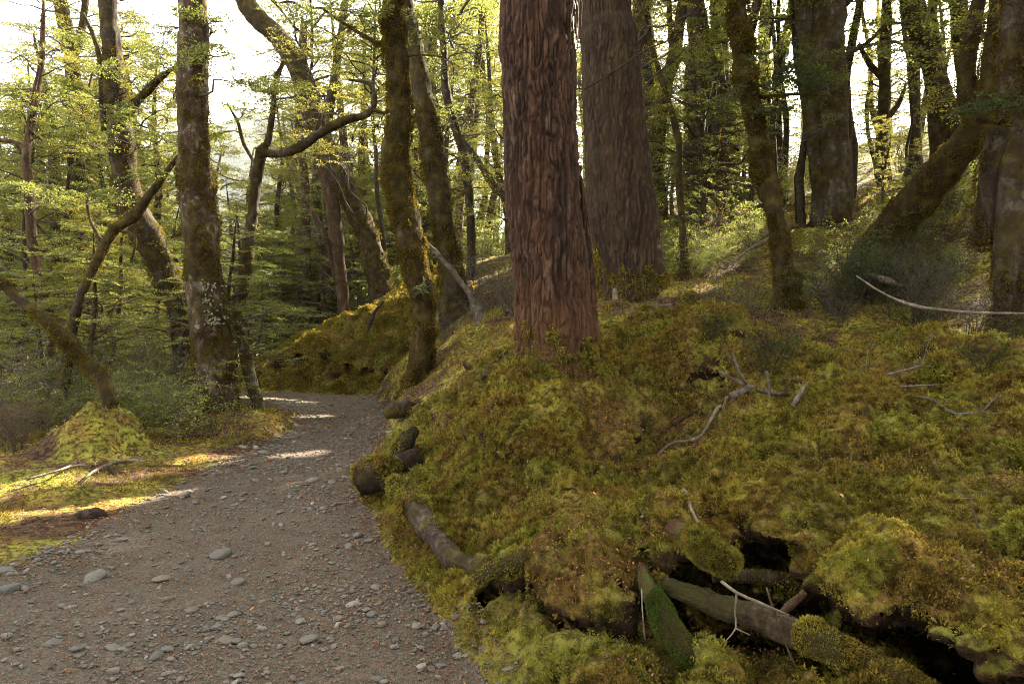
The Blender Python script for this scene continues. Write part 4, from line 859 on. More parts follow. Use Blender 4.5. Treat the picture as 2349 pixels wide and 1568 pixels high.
def litter_hollow(c): return np.clip(sum(np.exp(-((c[:, 0] - a) ** 2 + (c[:, 1] - b_) ** 2) / r ** 2) for a, b_, r in [(1.1, 5.3, .42), (1.45, 5.75, .3), (2.0, 4.2, .2), (2.6, 3.6, .18), (.05, 4.4, .16), (3.2, 3.6, .2)]), 0, 1)
def w_near(c, nz):
    d2 = ((c - CAM) ** 2).sum(1); g = fbm(c * 1.6, 3, 150)
    bare = smooth(.02, .22, fbm(c * np.array([1.5, 1.5, .6]), 3, 151))
    ps = path_sd(c[:, 0], c[:, 1]); hb = H(c[:, 0], c[:, 1])
    deep = smooth(-.16, -.07, c[:, 2] - hb) * np.min([smooth(.9, 1.25, np.sqrt(((c - a) ** 2).sum(1) - np.clip(((c - a) @ e_), 0, 1.2) ** 2) / r_) for a, e_, r_ in HOLES], axis=0)
    return (1 / np.maximum(d2, 3)) * (.25 + .75 * (1 - bare)) * (1 - .8 * litter_hollow(c)) * smooth(-.55, .1, nz[:, 2]) * smooth(.05, -.15, ps) * (.08 + .92 * deep)
rm = np.random.default_rng(77)
moss_tufts('moss', nearV, nearT, nearN, 420000, 5, rm, .0033, .0075, .026, w_near, .36, 80.0)
moss_tufts('moss', farV, farT, farN, 50000, 4, rm, .0022, .03, .045, lambda c, nz: smooth(-.2, .25, nz[:, 2]) * smooth(.05, -.15, path_sd(c[:, 0], c[:, 1])) * (.05 + .95 * smooth(-.3, -.1, c[:, 2] - H(c[:, 0], c[:, 1]))), amp=.12)
# ground cover away from the banks
n = 90000; d = np.exp(rm.uniform(math.log(2.8), math.log(19), n)); px = rm.uniform(-80, 1100, n); x = (px - 512) / FPX * d; y = d
ps = path_sd(x, y); k = (ps < -.03) & (inside(x, y, NB, .3) < .9) & (rm.random(n) < smooth(0, .25, -ps) + .05); x, y = x[k], y[k]; z = H(x, y) - .01; d = y
g = fbm(np.stack([x, y, 0 * x], -1) * .9, 3, 160); mossy = g > -.12
C = np.stack([x, y, z], -1); nb = np.repeat(C[mossy], 4, 0); nn = len(nb); L = np.repeat(np.clip(.0042 * d[mossy], .014, .06), 4) * (.6 + .8 * rm.random(nn))
V, Q = leaves(nb + rm.normal(0, .35, (nn, 3)) * L[:, None], unit(np.array([0, 0, .8]) + rm.normal(0, .6, (nn, 3))), rnd_dir(nn, rm), L, .4, .1)
mb = MB(); mb.add(V, Q); kind(mb.build('ground_moss', MOSSB, smooth=False), 'stuff')
C = C[~mossy]; nn = len(C); mb = MB()
V, Q = leaves(C + np.array([0, 0, .03]) * rm.random((nn, 1)), unit(rm.normal(0, 1, (nn, 3)) * np.array([1, 1, .25])), unit(np.array([0, 0, 1.0]) + rm.normal(0, .4, (nn, 3))), np.clip(.004 * C[:, 1], .016, .05), .55, .1); mb.add(V, Q)
kind(mb.build('leaf_litter', LITTER, smooth=False), 'stuff')
# litter on path, thick along the edges, and on the moss
n = 90000; d = np.exp(rm.uniform(math.log(2.5), math.log(17), n)); px = rm.uniform(-30, 560, n); x = (px - 512) / FPX * d; y = d; ps = path_sd(x, y)
k = (ps > -.12) & (rm.random(n) < .3 + .3 * smooth(-1.6, -.6, x + .1 * y) + .7 * smooth(.45, .0, ps) * smooth(-.3, .3, n2(x, y, 1.3, 170, 2) + .25)); x, y, d = x[k], y[k], d[k]; nn = len(x)
C = np.stack([x, y, H(x, y) + .002 + .006 * rm.random(nn)], -1)
V, Q = leaves(C, unit(rm.normal(0, 1, (nn, 3)) * np.array([1, 1, .12])), unit(np.array([0, 0, 1.0]) + rm.normal(0, .3, (nn, 3))), np.clip(.0032 * d, .009, .03) * (.6 + .8 * rm.random(nn)), .55, .12)
mb = MB(); mb.add(V, Q)
p, nr = surf_sample(nearV, nearT, nearN, 24000, rm, lambda c, nz: smooth(.2, .7, nz[:, 2]) / np.maximum(((c - CAM) ** 2).sum(1), 3) * smooth(.02, -.05, path_sd(c[:, 0], c[:, 1])) * (3 * litter_hollow(c) + .6 * smooth(.0, .25, fbm(c * 1.3, 3, 171))))
V, Q = leaves(p + nr * rm.uniform(.015, .05, (len(p), 1)), unit(rm.normal(0, 1, p.shape) * np.array([1, 1, .3])), unit(nr + rm.normal(0, .4, p.shape)), .008 + .013 * rm.random(len(p)), .55, .12); mb.add(V, Q)
kind(mb.build('leaf_litter', LITTER, smooth=False), 'stuff')
p, nr = surf_sample(nearV, nearT, nearN, 1500, rm, lambda c, nz: smooth(.2, .7, nz[:, 2]) / np.maximum(((c - CAM) ** 2).sum(1), 3) * smooth(.0, -.1, path_sd(c[:, 0], c[:, 1])) * (.1 + smooth(.0, .3, fbm(c * 1.7, 2, 175)) + 3 * litter_hollow(c) + 2 * smooth(3.2, 2.7, c[:, 1]) * smooth(.32, .2, c[:, 2])))
k = 6; q = np.repeat(p + nr * .02, k, 0); V, Q = leaves(q + rm.normal(0, .008, q.shape), unit(rm.normal(0, 1, q.shape) * np.array([1, 1, .4]) + np.array([0, 0, .3])), unit(np.array([0, 0, 1.0]) + rm.normal(0, .4, q.shape)), .007 + .008 * rm.random(len(q)), .65, .08)
mb = MB(); mb.add(V, Q); kind(mb.build('ground_cover', LEAF, smooth=False), 'stuff')

p, nr = surf_sample(nearV, nearT, nearN, 1100, rm, lambda c, nz: smooth(.3, .8, nz[:, 2]) / np.maximum(((c - CAM) ** 2).sum(1), 3) * (.4 + 2 * litter_hollow(c)))
n = 900; d = np.exp(rm.uniform(math.log(2.6), math.log(12), n)); px = rm.uniform(-20, 520, n); x = (px - 512) / FPX * d; C = np.stack([x, d, H(x, d) + .008], -1); C = C[rm.random(n) < .25 + .75 * smooth(.5, .1, np.abs(path_sd(C[:, 0], C[:, 1])))]
A = np.concatenate([p + nr * .025, C]); D = unit(rm.normal(0, 1, A.shape) * np.array([1, 1, .14])); L = rm.uniform(.03, .13, (len(A), 1)) * (.6 + .12 * A[:, 1:2])
mid = A + D * L * .5 + rm.normal(0, .08, A.shape) * L; mb = MB(); V, Q = twigs(A, mid, .0022, .0019); mb.add(V, Q); V, Q = twigs(mid, mid + (D + rm.normal(0, .25, A.shape)) * L * .5, .0019, .001); mb.add(V, Q)
kind(mb.build('twig_litter', [LITTER]), 'stuff')

# ------------------------------------------------------------------ gravel and stones
def ico(sub):
    import bmesh
    bm = bmesh.new(); bmesh.ops.create_icosphere(bm, subdivisions=sub, radius=1.0); bm.verts.ensure_lookup_table()
    V = np.array([v.co[:] for v in bm.verts]); T = np.array([[v.index for v in f.verts] for f in bm.faces]); bm.free(); return V, T
def pebbles(mb, C, r, V0, T0, rng):
    n = len(C); nv = len(V0); sc = np.stack([r * rng.uniform(.8, 1.45, n), r * rng.uniform(.65, 1.0, n), r * rng.uniform(.32, .62, n)], -1)
    a = rng.uniform(0, 6.28, n); V = V0[None] * (1 + .16 * rng.normal(size=(n, nv, 1))) * sc[:, None]
    tl = rng.normal(0, .22, n); V = np.stack([V[..., 0], V[..., 1], V[..., 2] + V[..., 0] * tl[:, None]], -1)
    c, s_ = np.cos(a)[:, None], np.sin(a)[:, None]; V = np.stack([V[..., 0] * c - V[..., 1] * s_, V[..., 0] * s_ + V[..., 1] * c, V[..., 2]], -1) + C[:, None]
    mb.add(V.reshape(-1, 3), None, (T0[None] + np.arange(n)[:, None, None] * nv).reshape(-1, 3))
def path_points(n, rng, d0, d1, dens):
    d = np.exp(rng.uniform(math.log(d0), math.log(d1), n)); px = rng.uniform(-20, 540, n); x = (px - 512) / FPX * d; y = d; ps = path_sd(x, y)
    rut = .22 + .78 * smooth(-.25, .35, n2(x, y, .9, 180, 2)); k = (ps > -.12) & (rng.random(n) < rut * (dens + (1 - dens) * smooth(.6, .05, ps))) ; x, y = x[k], y[k]
    return np.stack([x, y, H(x, y)], -1)
rg = np.random.default_rng(90); mb = MB(); V1, T1 = ico(1); V2, T2 = ico(2)
C = path_points(36000, rg, 2.4, 17, .6); pebbles(mb, C, np.clip(.0017 * C[:, 1], .005, .022) * np.exp(rg.normal(0, .35, len(C))), V1[:], T1, rg)
C = path_points(5200, rg, 2.4, 12, .5); pebbles(mb, C, np.clip(.0032 * C[:, 1], .009, .022) * np.exp(rg.normal(0, .3, len(C))), V2, T2, rg)
kind(mb.build('gravel', GRAV), 'stuff')
SV, ST = ico(3); STONES = []
for i in range(9):
    q = SV * (1 + .22 * fbm(SV * 1.3 + i * 7, 2, 200)[:, None] + .05 * noise(SV * 3.5 + i, 201)[:, None]) * np.array([1.25, .85 + .1 * (i % 3), .34 + .07 * (i % 4)])
    if i >= 6: q = np.sign(q) * np.minimum(np.abs(q), np.array([.95, .7, .42]) + .08 * noise(SV * 3 + i, 202)[:, None]) 
    mb = MB(); mb.add(q, None, ST); o = mb.build('stone', STONE); STONES.append(o.data); bpy.data.objects.remove(o)
def stone(p, r, i, label, group=None, sink=.25, rz=None, tilt=.12):
    o = link('stone', STONES[i]); o.location = (p[0], p[1], p[2] + r * .4 - sink * r); o.scale = (r, r, r)
    o.rotation_euler = (R.normal(0, tilt), R.normal(0, tilt), R.uniform(0, 6.28) if rz is None else rz); return tag(o, label, 'stone', group)
for dx, dy, w_, i, lab in [(505, 1265, 62, 2, 'large tan flat stone in the middle of the gravel path'), (215, 1318, 62, 1, 'long pale grey flat stone on the left of the path'), (370, 1322, 44, 4, 'smooth blue-grey oval stone in the middle of the path'), (20, 1345, 60, 7, 'long white flat stone at the left border of the path'), (12, 1305, 56, 6, 'big brown squared rock at the left moss edge'),
        (476, 1462, 30, 6, 'blocky cream stone in the near part of the path'), (502, 1468, 30, 7, 'angular whitish stone beside the blocky cream stone'), (800, 1250, 34, 3, 'pale grey stone leaning at the foot of the bank'), (823, 1240, 24, 5, 'small white oval stone at the foot of the bank'), (808, 1382, 42, 0, 'wide grey stone by the foot of the mossy bank'),
        (955, 1432, 40, 6, 'upright grey-brown rock at the foot of the bank'), (998, 1436, 30, 7, 'pointed grey rock beside the upright one at the bank foot'), (1028, 1432, 44, 8, 'flat brownish rock tucked under the moss'), (835, 1160, 22, 5, 'round white pebble below the mossy log end'), (262, 1480, 46, 4, 'dark grey slab stone in the near gravel'), (422, 1132, 40, 6, 'cream block of stone at the sunlit path edge'),
        (385, 1135, 24, 7, 'small cream stone next to the sunlit block'), (545, 1405, 30, 0, 'dark blue-grey stone sunk in the path'), (160, 1390, 32, 2, 'pale rounded stone near the left of the gravel'), (120, 1470, 44, 1, 'tan spindle-shaped stone in the lower left gravel'), (600, 1438, 30, 3, 'grey lump of stone in the near path'), (440, 1395, 40, 1, 'white sliver stone beside a small stick'),
        (905, 1480, 26, 3, 'cream stone among leaf litter below the bank'), (975, 1452, 22, 5, 'small pale stone by the pointed rock'), (790, 1150, 22, 0, 'grey stone on the right path edge'), (1070, 1500, 24, 2, 'whitish stone at the moss edge in the near corner'), (990, 1530, 26, 0, 'brown-grey stone in the litter at the path edge'), (880, 1560, 24, 3, 'light stone at the lower end of the path'), (545, 1330, 46, 0, 'rusty brown stone right of the oval stone'), (620, 1330, 24, 8, 'grey chip of stone in the middle of the gravel')]:
    p = gh(dx, dy + w_ * .12); stone(p, rad(w_, p[1]) * .72, i, lab, sink=.26)
cnt = 0
for p in path_points(1600, rg, 2.5, 11.5, .55):
    if cnt >= 210: break
    if R.random() > .5: continue
    r = (.008 + .0027 * p[1]) * math.exp(R.normal(0, .35)); cnt += 1
    stone(p, r, R.integers(9), 'small rounded grey river stone half sunk in the gravel path', 'river stones on the path', sink=.3)

# ------------------------------------------------------------------ logs, roots and branches
def log_disp(lump, seed):
    def f(V, nor, th, s, r):
        g = noise(np.stack([th * 0 + nor[..., 0] * 4.5, nor[..., 2] * 4.5, s * 5], -1), 301 + seed)
        return r * (lump * 1.5 * fbm(V * 6, 2, 302 + seed) + .20 * (np.abs(g) - .3) + .10 * noise(V * 28, 303)) + .0035 * noise(V * 70, 304)
    return f
def log(name, label, pts, bark, cat='log', tmoss=None, nseg=22, step=.03, lump=.12, moss=0, mossL=.018, cover=0, group=None, mz=None):
    """pts: (x, y, depth, width) in photograph pixels"""
    global NTREE; NTREE += 1; rng = np.random.default_rng(3000 + NTREE); tmoss = tmoss or MOSSB
    W = np.array([P(q[0], q[1], q[2]) for q in pts]); rr = np.array([rad(q[3], q[2]) for q in pts])
    base = W[0].copy(); root = thing(name, label, cat, base, group); mb = MB()
    V, Q, T = tube(W, rr, max(nseg, 36), min(step, .018), log_disp(lump, NTREE)); mb.add(V, Q, T); mb.build('trunk', bark, root, base=base)
    if moss:
        v, t_ = mb.tris(); V, Q = fuzz(v.astype(float), t_, moss, mossL, rng, cover=cover, seed=NTREE, droop=.2, zmax=mz); m_ = MB(); m_.add(V, Q)
        if len(Q): kind(m_.build('moss', tmoss, root, base=base, smooth=False), 'stuff')
    return root
log('mossy_log', 'short black mossy log with a cut end jutting over the path edge', [(826, 1096, 5.75, 66), (848, 1092, 5.75, 70), (880, 1080, 5.8, 62), (915, 1065, 5.85, 56), (955, 1052, 5.95, 50)], ROT, nseg=36, step=.02, lump=.3, moss=12000, mossL=.022, cover=.0)
log('burnt_stub', 'charred stub of wood leaning on the bank above the cut log', [(905, 1052, 6.0, 34), (920, 1030, 6.05, 44), (936, 1005, 6.1, 40), (950, 985, 6.2, 24)], ROT, 'stub', nseg=30, step=.02, lump=.35, moss=3000, cover=.15)
log('broken_log', 'broken dark log end poking from the bank by the sinuous trunk', [(884, 950, 7.5, 20), (900, 942, 7.5, 32), (930, 934, 7.6, 34), (965, 930, 7.8, 28)], ROOTB, nseg=30, step=.02, lump=.4, moss=4000, mossL=.022, cover=.0)
log('bare_root', 'curving bare root with brown broken top running down the near bank', [(915, 1118, 4.8, 56), (922, 1126, 4.75, 72), (945, 1155, 4.6, 66), (968, 1190, 4.4, 52), (990, 1225, 4.2, 46), (1018, 1258, 4.0, 44), (1050, 1282, 3.8, 42), (1085, 1298, 3.65, 40), (1130, 1290, 3.6, 36)], ROOTB, 'root', nseg=40, step=.02, moss=14000, mossL=.018, cover=.02, lump=.34)
log('mossy_root', 'arched green root over the first dark hollow', [(1095, 1330, 3.35, 20), (1130, 1305, 3.3, 34), (1175, 1295, 3.25, 44), (1220, 1290, 3.25, 46), (1265, 1310, 3.3, 40)], LOGM, 'root', moss=3500, mossL=.014, cover=-.1)
log('fallen_log', 'long mossy log lying in the dark hollow under the bank', [(1500, 1338, 3.0, 44), (1600, 1368, 2.84, 52), (1680, 1400, 2.74, 62), (1770, 1428, 2.64, 64), (1860, 1464, 2.54, 66), (1960, 1508, 2.46, 70), (2080, 1565, 2.36, 72), (2180, 1620, 2.3, 72)], LOGM, nseg=48, step=.02, lump=.35, moss=44000, mossL=.009, cover=-.12)
log('green_root', 'bright green mossy root running down out of the hollow', [(1470, 1300, 3.05, 26), (1490, 1350, 2.92, 38), (1512, 1398, 2.84, 48), (1540, 1442, 2.76, 54), (1568, 1484, 2.7, 58), (1590, 1515, 2.68, 48)], LOGG, 'root', nseg=30, lump=.4, moss=60000, mossL=.007, cover=-.9, tmoss=MOSSG, mz=.72)
log('stump_branch', 'snapped mossy branch end sticking out above the hollow', [(1545, 1208, 3.05, 46), (1590, 1232, 2.92, 58), (1630, 1258, 2.85, 62), (1662, 1280, 2.8, 58), (1682, 1296, 2.79, 50)], LOGG, 'branch', nseg=28, lump=.35, moss=20000, mossL=.009, cover=-.2)
log('fallen_log', 'thin dark mossy log far inside the hollow', [(1640, 1318, 3.05, 26), (1700, 1318, 3.05, 30), (1760, 1322, 3.05, 30), (1830, 1335, 3.05, 30)], LOGM, moss=1200, mossL=.012)
log('rotten_wood', 'red-brown split piece of wood in the hollow', [(1790, 1408, 2.62, 14), (1815, 1385, 2.66, 20), (1845, 1360, 2.7, 16)], BARK_RED, 'branch')
log('rotten_log', 'dark rotten log sunk in the sunlit moss left of the path', [(165, 1196, 5.35, 14), (190, 1184, 5.35, 30), (220, 1182, 5.38, 32), (240, 1190, 5.4, 20)], ROT)
log('plank_root', 'flat grey root lying along the left path edge', [(95, 1228, 5.0, 6), (150, 1222, 5.05, 9), (210, 1217, 5.1, 9), (280, 1212, 5.2, 5)], TWIG, 'root', nseg=10)
log('root', 'reddish root piece at the left path edge beside the grey root', [(268, 1222, 5.1, 7), (310, 1214, 5.12, 10), (345, 1206, 5.15, 6)], BARK_RED, 'root', nseg=10)
log('rotten_log', 'dark brown wedge of rotten wood under the bleached branch', [(1925, 905, 5.7, 26), (1965, 902, 5.7, 26), (2005, 896, 5.7, 22), (2040, 888, 5.7, 10)], ROT)
log('dark_log', 'black piece of wood at the right edge of the near moss', [(2255, 1275, 2.75, 10), (2280, 1290, 2.72, 26), (2315, 1308, 2.7, 30), (2349, 1325, 2.68, 22)], ROT)
log('bark_piece', 'grey slab of bark lying on the near moss', [(1962, 1133, 3.95, 9), (1985, 1131, 3.95, 18), (2010, 1131, 3.95, 18), (2028, 1136, 3.95, 8)], TWIG, 'bark', nseg=12)
log('mossy_stump', 'small pointed mossy stump among the shrubs at right', [(2124, 850, 6.5, 40), (2124, 820, 6.5, 34), (2130, 795, 6.5, 22), (2134, 780, 6.5, 8)], BARK_MOSS, 'stump', moss=1500, cover=-.2)
log('mossy_stump', 'low rounded mossy stump beside the broad dark trunk', [(1580, 720, 8.2, 60), (1590, 700, 8.2, 54), (1600, 684, 8.2, 34)], BARK_MOSS, 'stump', moss=3500, mossL=.03, cover=-.3)
log('grey_stump', 'thin grey peg of wood at the foot of the broad dark trunk', [(1411, 688, 8.1, 12), (1411, 672, 8.1, 12), (1410, 660, 8.1, 8)], DEAD, 'stump', nseg=10)

def branch(label, pts, bark=DEAD, name='dead_branch', cat='branch', subs=(), twigs_n=0, lift=.045, group=None, nseg=9):
    """pts (x, y, width[, depth]): lies on the ground seen at that pixel unless a depth is given"""
    global NTREE; NTREE += 1; rng = np.random.default_rng(5000 + NTREE)
    def tr(pp):
        W, r = [], []
        for q in pp:
            p = P(q[0], q[1], q[3]) if len(q) > 3 else gh(q[0], q[1], lift); p = on_moss(p, lift) if q[1] < 1250 else p; W.append(p); r.append(rad(q[2], p[1]))
        return np.array(W), np.array(r)
    W, r = tr(pts); base = W[0].copy(); root = thing(name, label, cat, base, group); mb = MB()
    V, Q, T = tube(W, r, nseg, .04, trunk_disp(.22, .1, 7, NTREE)); mb.add(V, Q, T); stem = mb.build('stem', bark, root, base=base)
    for sp in subs:
        w2, r2 = tr(sp); s_ = MB(); V, Q, T = tube(w2, r2, 7, .04, trunk_disp(.2, .1, 7, NTREE)); s_.add(V, Q, T); s_.build('twig', bark, stem, base=base)
    if twigs_n:
        c, _ = resample(W, r, .05); c = c[len(c) // 3:]; i = rng.integers(len(c), size=twigs_n); dr = unit(c[-1] - c[0]); L = np.linalg.norm(c[-1] - c[0])
        A = c[i]; D = unit(dr + rng.normal(0, .5, (twigs_n, 3))); l = L * rng.uniform(.15, .5, (twigs_n, 1)); B_ = A + D * l
        s_ = MB(); V, Q = twigs(A, B_, .0035, .0012); s_.add(V, Q); j = rng.integers(twigs_n, size=twigs_n * 2); A2 = A[j] + (B_[j] - A[j]) * rng.uniform(.3, .9, (twigs_n * 2, 1))
        V, Q = twigs(A2, A2 + unit(dr + rng.normal(0, .7, (twigs_n * 2, 3))) * l[j] * .5, .002, .0008); s_.add(V, Q); kind(s_.build('twig_spray', bark, stem, base=base), 'stuff')
    return root
branch('long bleached branch with fine twigs lying over the mossy hump', [(1818, 948, 11, 5.2), (1850, 940, 11, 5.25), (1885, 930, 14, 5.3), (1920, 906, 12, 5.4), (1960, 882, 9, 5.5), (2010, 864, 7, 5.6), (2060, 852, 5, 5.7), (2130, 834, 3, 5.9)], subs=[[(1930, 900, 8, 5.4), (2000, 890, 6, 5.5), (2080, 885, 4, 5.6), (2170, 880, 2, 5.7)], [(1890, 925, 11, 5.3), (1882, 890, 10, 5.4), (1870, 868, 10, 5.45)]], twigs_n=16)
branch('grey forked branch with upright prongs beside the hollow mound', [(1652, 852, 9, 5.9), (1690, 873, 10, 5.8), (1735, 892, 12, 5.7), (1775, 902, 11, 5.6), (1830, 900, 6, 5.6)], subs=[[(1712, 880, 9, 5.75), (1695, 850, 8, 5.75), (1680, 808, 6, 5.8)], [(1764, 922, 9, 5.55), (1764, 885, 9, 5.6), (1758, 850, 8, 5.6)], [(1735, 892, 12, 5.7), (1722, 912, 14, 5.6), (1680, 935, 18, 5.5)]], bark=TWIG, twigs_n=6)
branch('pale crooked stick lying in the litter right of the great root', [(1498, 1066, 8), (1540, 1052, 8), (1580, 1030, 8), (1612, 1018, 8), (1648, 990, 9), (1656, 965, 9), (1668, 938, 7)], lift=.05)
branch('orange-brown snapped stick near the pale crooked stick', [(1520, 1000, 8), (1550, 978, 11), (1590, 962, 7)], bark=BARK_RED, lift=.04)
branch('twisted root tangle behind the bleached branch', [(1795, 868, 8, 5.7), (1830, 872, 12, 5.65), (1860, 880, 10, 5.6), (1880, 890, 8, 5.5)], bark=BARK_RED, subs=[[(1800, 905, 8, 5.55), (1806, 885, 9, 5.6), (1815, 868, 8, 5.65)]], twigs_n=5)
branch('dark curved branch hanging over the dark hole at right', [(2095, 930, 5, 4.8), (2140, 945, 7, 4.75), (2190, 958, 9, 4.7), (2250, 967, 10, 4.65), (2300, 962, 8, 4.6), (2349, 950, 6, 4.6)], bark=TWIG, subs=[[(2250, 966, 7, 4.65), (2285, 945, 6, 4.7), (2310, 915, 4, 4.75)]], twigs_n=8)
branch('small grey twig hooked over the near lip of the moss', [(1568, 1145, 9, 3.4), (1582, 1172, 9, 3.25), (1600, 1195, 8, 3.15), (1625, 1215, 5, 3.1)])
branch('forked pale twig hanging across the dark hollow', [(1655, 1332, 7, 2.55), (1690, 1358, 7, 2.5), (1740, 1380, 7, 2.47), (1775, 1395, 6, 2.45), (1810, 1410, 4, 2.45)], subs=[[(1690, 1362, 6, 2.5), (1686, 1405, 5, 2.48), (1688, 1440, 5, 2.47), (1664, 1470, 3, 2.46)], [(1688, 1440, 5, 2.47), (1720, 1455, 3, 2.46)]])
branch('thin dark twig leaning upright before the long mossy log', [(1758, 1345, 4, 2.5), (1775, 1400, 5, 2.45), (1800, 1470, 5, 2.4), (1826, 1530, 5, 2.35)], bark=TWIGD)
branch('straight thin twig hanging straight down from the moss lip', [(1472, 1348, 4, 2.85), (1474, 1400, 4, 2.83), (1480, 1466, 4, 2.82)])
branch('bleached bushy twig lying on the sunlit moss left of the path', [(180, 1128, 4), (210, 1098, 6), (250, 1078, 8), (296, 1068, 7), (330, 1070, 4)], twigs_n=14, lift=.06)
branch('grey bare branch among the litter at far left', [(60, 1120, 4), (100, 1108, 6), (150, 1092, 6), (188, 1072, 5)], twigs_n=8, lift=.08)
branch('small dark stick standing in the moss of the great root', [(1105, 1085, 5), (1125, 1055, 7), (1140, 1040, 6)], bark=TWIGD, lift=.03)
branch('black crooked stick on the moss slope left of the great trunk', [(1106, 882, 9), (1116, 866, 10), (1140, 858, 9), (1165, 838, 6)], bark=TWIGD, twigs_n=8, lift=.06)
branch('long white branch slanting through the shrubs at right', [(1965, 632, 3, 7.4), (2020, 668, 5, 7.2), (2090, 698, 6, 7.0), (2180, 712, 6, 6.8), (2270, 717, 6, 6.6), (2360, 718, 5, 6.5)], twigs_n=6)
branch('grey log-like branch half hidden in the right shrubs', [(1990, 628, 10, 8.6), (2030, 640, 16, 8.5), (2070, 655, 10, 8.4)], bark=DEAD)
branch('slanting dead pole leaning behind the sinuous mossy trunk', [(968, 545, 8, 10), (1010, 590, 11, 10), (1050, 635, 13, 9.9), (1085, 690, 16, 9.8), (1100, 730, 24, 9.7), (1105, 770, 36, 9.6)], bark=TWIG, subs=[[(1104, 740, 8, 9.6), (1120, 775, 6, 9.5), (1085, 820, 4, 9.3)]])
branch('arching grey branch by the foot of the broad dark trunk', [(1440, 728, 8, 7.6), (1470, 712, 12, 7.7), (1505, 704, 12, 7.8), (1540, 700, 8, 7.9)], bark=TWIG, twigs_n=4)
branch('dark dead twig on top of the far moss bank', [(842, 760, 6, 16.9), (852, 735, 9, 17), (862, 712, 8, 17), (880, 690, 6, 17)], bark=TWIGD)
branch('thin bare twig crossing in front of the broad dark trunk', [(1340, 205, 4, 7.2), (1390, 175, 5, 7.3), (1440, 142, 5, 7.4), (1480, 115, 4, 7.5), (1540, 90, 3, 7.6)], bark=TWIGD, twigs_n=10)
branch('curled pale branch among the brown bracken', [(1680, 600, 5, 9.5), (1720, 570, 7, 9.6), (1760, 548, 6, 9.7), (1800, 520, 4, 9.8)], twigs_n=8)
branch('fallen grey stick below the shaggy mossy trunk', [(1805, 795, 5), (1850, 802, 7), (1895, 808, 6), (1920, 815, 4)], lift=.06, twigs_n=4)
branch('thin stick at the right edge of the near moss', [(2225, 1195, 4), (2240, 1225, 5), (2262, 1268, 5)], bark=TWIGD, lift=.05)

# single bright leaves on the near moss
lv = MB(); a_ = np.linspace(0, 2 * np.pi, 13)[:-1]; ov = np.stack([np.cos(a_), .72 * np.sin(a_), .12 * np.cos(a_ * 2)], -1); ov = np.vstack([[0, 0, -.05], ov]); j = np.arange(12)
lv.add(ov, None, np.stack([np.zeros(12, int), 1 + j, 1 + (j + 1) % 12], -1)); o = lv.build('fallen_leaf', ORANGE); LFM = o.data; bpy.data.objects.remove(o)
for dx, dy, lab in [(1366, 1156, 'small orange leaf on the moss left of the bank lip'), (1931, 1165, 'bright orange leaf in the middle of the near moss'), (1762, 1028, 'orange leaf on the mossy hump under the branches'), (1420, 1030, 'orange-red leaf at the foot of the great root'), (575, 1410, 'tiny orange leaf on the path')]:
    p = on_moss(gh(dx, dy, .035), .045); o = link('fallen_leaf', LFM); o.location = p; s_ = .0048 * p[1]; o.scale = (s_, s_, s_); o.rotation_euler = (R.uniform(-.2, .7), R.normal(0, .3), R.uniform(0, 6)); tag(o, lab, 'leaf')

pt = [o for o in COL.objects if o.get('label', '').startswith('straight mottled pale trunk')][0]; rl = np.random.default_rng(12); mb = MB()
for x, y, n, sx_, sy_ in [(474, 660, 40, .10, .05), (466, 690, 30, .09, .04), (488, 735, 46, .11, .05), (478, 716, 16, .06, .03)]:
    c = P(x, y, 9.93) + np.stack([rl.normal(0, sx_, n), rl.normal(0, .012, n), rl.normal(0, sy_, n)], -1)
    c[:, 1] += .9 * (c[:, 0] - P(474, y, 9.93)[0]) ** 2 / .26
    V, Q = leaves(c, unit(rl.normal(0, 1, (n, 3)) * np.array([1, .3, .7])), unit(np.array([0, -1.0, .5]) + rl.normal(0, .4, (n, 3))), .02 + .03 * rl.random(n), .9, .2); mb.add(V, Q)
kind(mb.build('lichen', LICHEN, pt, smooth=False, base=np.array(pt.location)), 'stuff')
# fern tuft on the sinuous trunk, lichen on the pale one
c = P(972, 660, 8.75); f = thing('epiphyte_fern', 'tufted strap-leaved fern growing on the sinuous mossy trunk', 'fern', c); mb = MB(); rf = np.random.default_rng(8)
n = 46; D = unit(rf.normal(0, 1, (n, 3)) * np.array([1, .6, .5]) + np.array([0, -.7, .1])); A = np.zeros((n, 3)) + rf.normal(0, .03, (n, 3)); m_ = A + D * rf.uniform(.07, .15, (n, 1)); e = m_ + unit(D - np.array([0, 0, .9])) * rf.uniform(.05, .11, (n, 1))
s_ = unit(np.cross(D, rnd_dir(n, rf))) * .008; V = np.stack([A - s_, A + s_, m_ + s_, m_ - s_, e], 1).reshape(-1, 3); o_ = np.arange(n)[:, None] * 5
mb.add(V, o_ + np.array([[0, 1, 2, 3]]), o_ + np.array([[3, 2, 4]])); mb.build('fronds', LEAFG, f, smooth=False)

